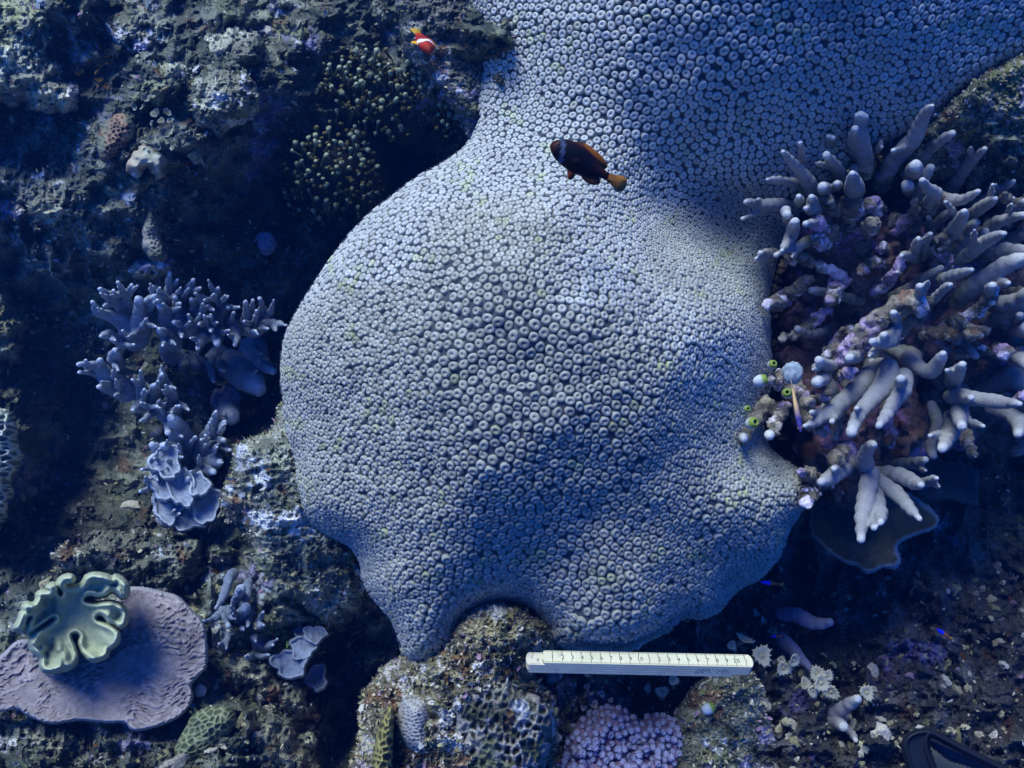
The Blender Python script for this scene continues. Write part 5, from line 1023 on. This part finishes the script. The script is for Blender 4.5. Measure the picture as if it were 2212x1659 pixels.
GL = [ZG(x, y) for x, y in [(870,790),(1000,880),(1150,985),(1400,1060),(1600,1150),(1800,1290),(2000,1480),(1100,1500),(960,1180),(900,1000)]]
v, f, X, Y, D = outline_field(smooth_poly(GL, 3), lambda px, py, d: .665 + 0 * px, 2.5, .004); part("blade", gear, v, f, MAT_RUB, lerp(np.ones((len(v), 3)) * np.array([.10, .105, .09]), np.array([.05, .05, .09]) + 0 * v, sstep(0, .4, fbm(np.stack([X / 30, Y / 12, X * 0], -1), 3, 3))))

# ------------------------------------------------------------------ turf, shell grit and rubble on the rocks
def scatter_on(V, Fc, n, mask=None):
    a = V[Fc[:, 1]] - V[Fc[:, 0]]; b = V[Fc[:, 3]] - V[Fc[:, 0]]; nrm = np.cross(a, b); ar = np.linalg.norm(nrm, axis=1)
    w_ = ar if mask is None else ar * mask; k = RNG.choice(len(Fc), n, p=w_ / w_.sum()); u, v_ = RNG.random((2, n, 1)); nn = nrm[k] / ar[k][:, None]; nn = nn * np.sign(nn[:, 2:3] + 1e-9)
    return V[Fc[k, 0]] + u * a[k] + v_ * b[k], nn
Vr = RV.reshape(-1, 3); Fr = grid_faces(*GX.shape); fx, fy = GX.ravel()[Fr[:, 0]], GY.ravel()[Fr[:, 0]]
msk = ((fx > -150) & (fx < 2360) & (fy > -150) & (fy < 1810) & ~((fx > 700) & (fx < 1620) & (fy > 420) & (fy < 1250))).astype(float)
msk *= .35 + sstep(-.2, .3, fbm(np.stack([fx / 60, fy / 60, fx * 0], -1), 3, 55))
msk *= 1 - .7 * ((fx > 1500) & (fy > 1000))
PTS, NRM = scatter_on(Vr, Fr, 46000, msk)
for Vs, Fs, n in SURF:
    p_, n_ = scatter_on(Vs, Fs, n); PTS = np.vstack([PTS, p_]); NRM = np.vstack([NRM, n_])
n = len(PTS); d = NRM + .75 * RNG.standard_normal((n, 3)); d /= np.linalg.norm(d, axis=1)[:, None]
u = np.cross(d, RNG.standard_normal((n, 3))); u /= np.linalg.norm(u, axis=1)[:, None]; bnd = np.cross(d, u)
sz = RNG.gamma(3, .0009, n).clip(.0010, .008); wdt = sz * RNG.uniform(.25, .8, n)
V = np.stack([PTS - u * wdt[:, None] * .5 - NRM * .0005, PTS + u * wdt[:, None] * .5 - NRM * .0005, PTS + d * (sz * .6)[:, None] + u * wdt[:, None] * .6 + bnd * (sz * .15)[:, None], PTS + d * (sz * .6)[:, None] - u * wdt[:, None] * .5 + bnd * (sz * .15)[:, None],
     PTS + d * sz[:, None] + u * wdt[:, None] * .25 + bnd * (sz * .5)[:, None], PTS + d * sz[:, None] - u * wdt[:, None] * .3 + bnd * (sz * .5)[:, None]], 1)
o = (np.arange(n) * 6)[:, None]; Q = np.concatenate([o + [0, 1, 2, 3], o + [3, 2, 4, 5]])
pal = np.array([[.40, .38, .26], [.27, .27, .15], [.09, .10, .06], [.50, .48, .40], [.52, .52, .50], [.30, .21, .30], [.16, .07, .03], [.12, .14, .06]])
cc = pal[RNG.choice(8, n, p=[.26, .2, .14, .16, .075, .055, .04, .07])] * RNG.uniform(.7, 1.3, (n, 1))
single("turf_algae", None, None, pt(1106, 829, 1.1), V.reshape(-1, 3), Q, MAT_TURF if 'MAT_TURF' in globals() else MAT_SOFT, np.repeat(cc, 6, 0), kind="stuff", smooth=False)
m3 = (fx > -150) & (fx < 2360) & (fy > -150) & (fy < 1810); mr_ = m3 * (.15 + .7 * ((fx > 1450) & (fy > 1200)) + .5 * ((fx < 760) & (fy > 1050)) + .25 * (fx < 800))
p_, n_ = scatter_on(Vr, Fr, 2300, mr_); iv, if_ = ICO[2]; m = len(iv); k = len(p_)
ax3 = RNG.standard_normal((k, 3, 3)); qm, _ = np.linalg.qr(ax3); scl = RNG.gamma(3, .0009, (k, 1)).clip(.001, .008) * RNG.uniform(.5, 1.6, (k, 3)) * np.array([1, 1, 1.5])
bump = 1 + .25 * RNG.standard_normal((k, m, 1)).clip(-1.2, 1.2); V = np.einsum('kij,kmj->kmi', qm, iv[None] * bump * scl[:, None]) + (p_ + n_ * .001)[:, None]
cc = pal[RNG.choice(8, k, p=[.25, .16, .18, .22, .06, .08, .04, .01])] * RNG.uniform(.6, 1.2, (k, 1))
single("coral_rubble", None, None, pt(1106, 829, 1.1), V.reshape(-1, 3), (if_[None] + (np.arange(k) * m)[:, None, None]).reshape(-1, 3), MAT_DEAD, np.repeat(cc, m, 0), kind="stuff", smooth=False)

# ------------------------------------------------------------------ the water itself
bpy.context.view_layer.update()
lo = np.full(3, 9e9); hi = -lo
for o in sc.objects:
    if o.type == 'MESH':
        for c_ in o.bound_box:
            q = o.matrix_world @ Vector(c_); lo = np.minimum(lo, q[:]); hi = np.maximum(hi, q[:])
lo[2] -= 1.0; lo[:2] -= .3; hi[:2] += .3; hi[2] = max(hi[2] + .1, 1.6)
print("box", lo, hi)
hv = np.array([[x, y, z] for x in (lo[0], hi[0]) for y in (lo[1], hi[1]) for z in (lo[2], hi[2])])
hf = np.array([[0, 1, 3, 2], [4, 6, 7, 5], [0, 4, 5, 1], [2, 3, 7, 6], [0, 2, 6, 4], [1, 5, 7, 3]])
hm = bpy.data.materials.new("sea_water_haze"); hm.use_nodes = True; hn = hm.node_tree; hn.nodes.remove(hn.nodes["Principled BSDF"])
pv = hn.nodes.new("ShaderNodeVolumePrincipled"); pv.inputs["Color"].default_value = (.03, .20, .95, 1); pv.inputs["Density"].default_value = HAZE_D; pv.inputs["Anisotropy"].default_value = .3
hn.links.new(pv.outputs[0], hn.nodes["Material Output"].inputs["Volume"])
ho = bpy.data.objects.new("haze", mesh_np("haze", hv, hf, None, False)); ho.data.materials.append(hm); COL.objects.link(ho); ho["kind"] = "stuff"
for o in sc.objects:
    if "_b" in o: del o["_b"]
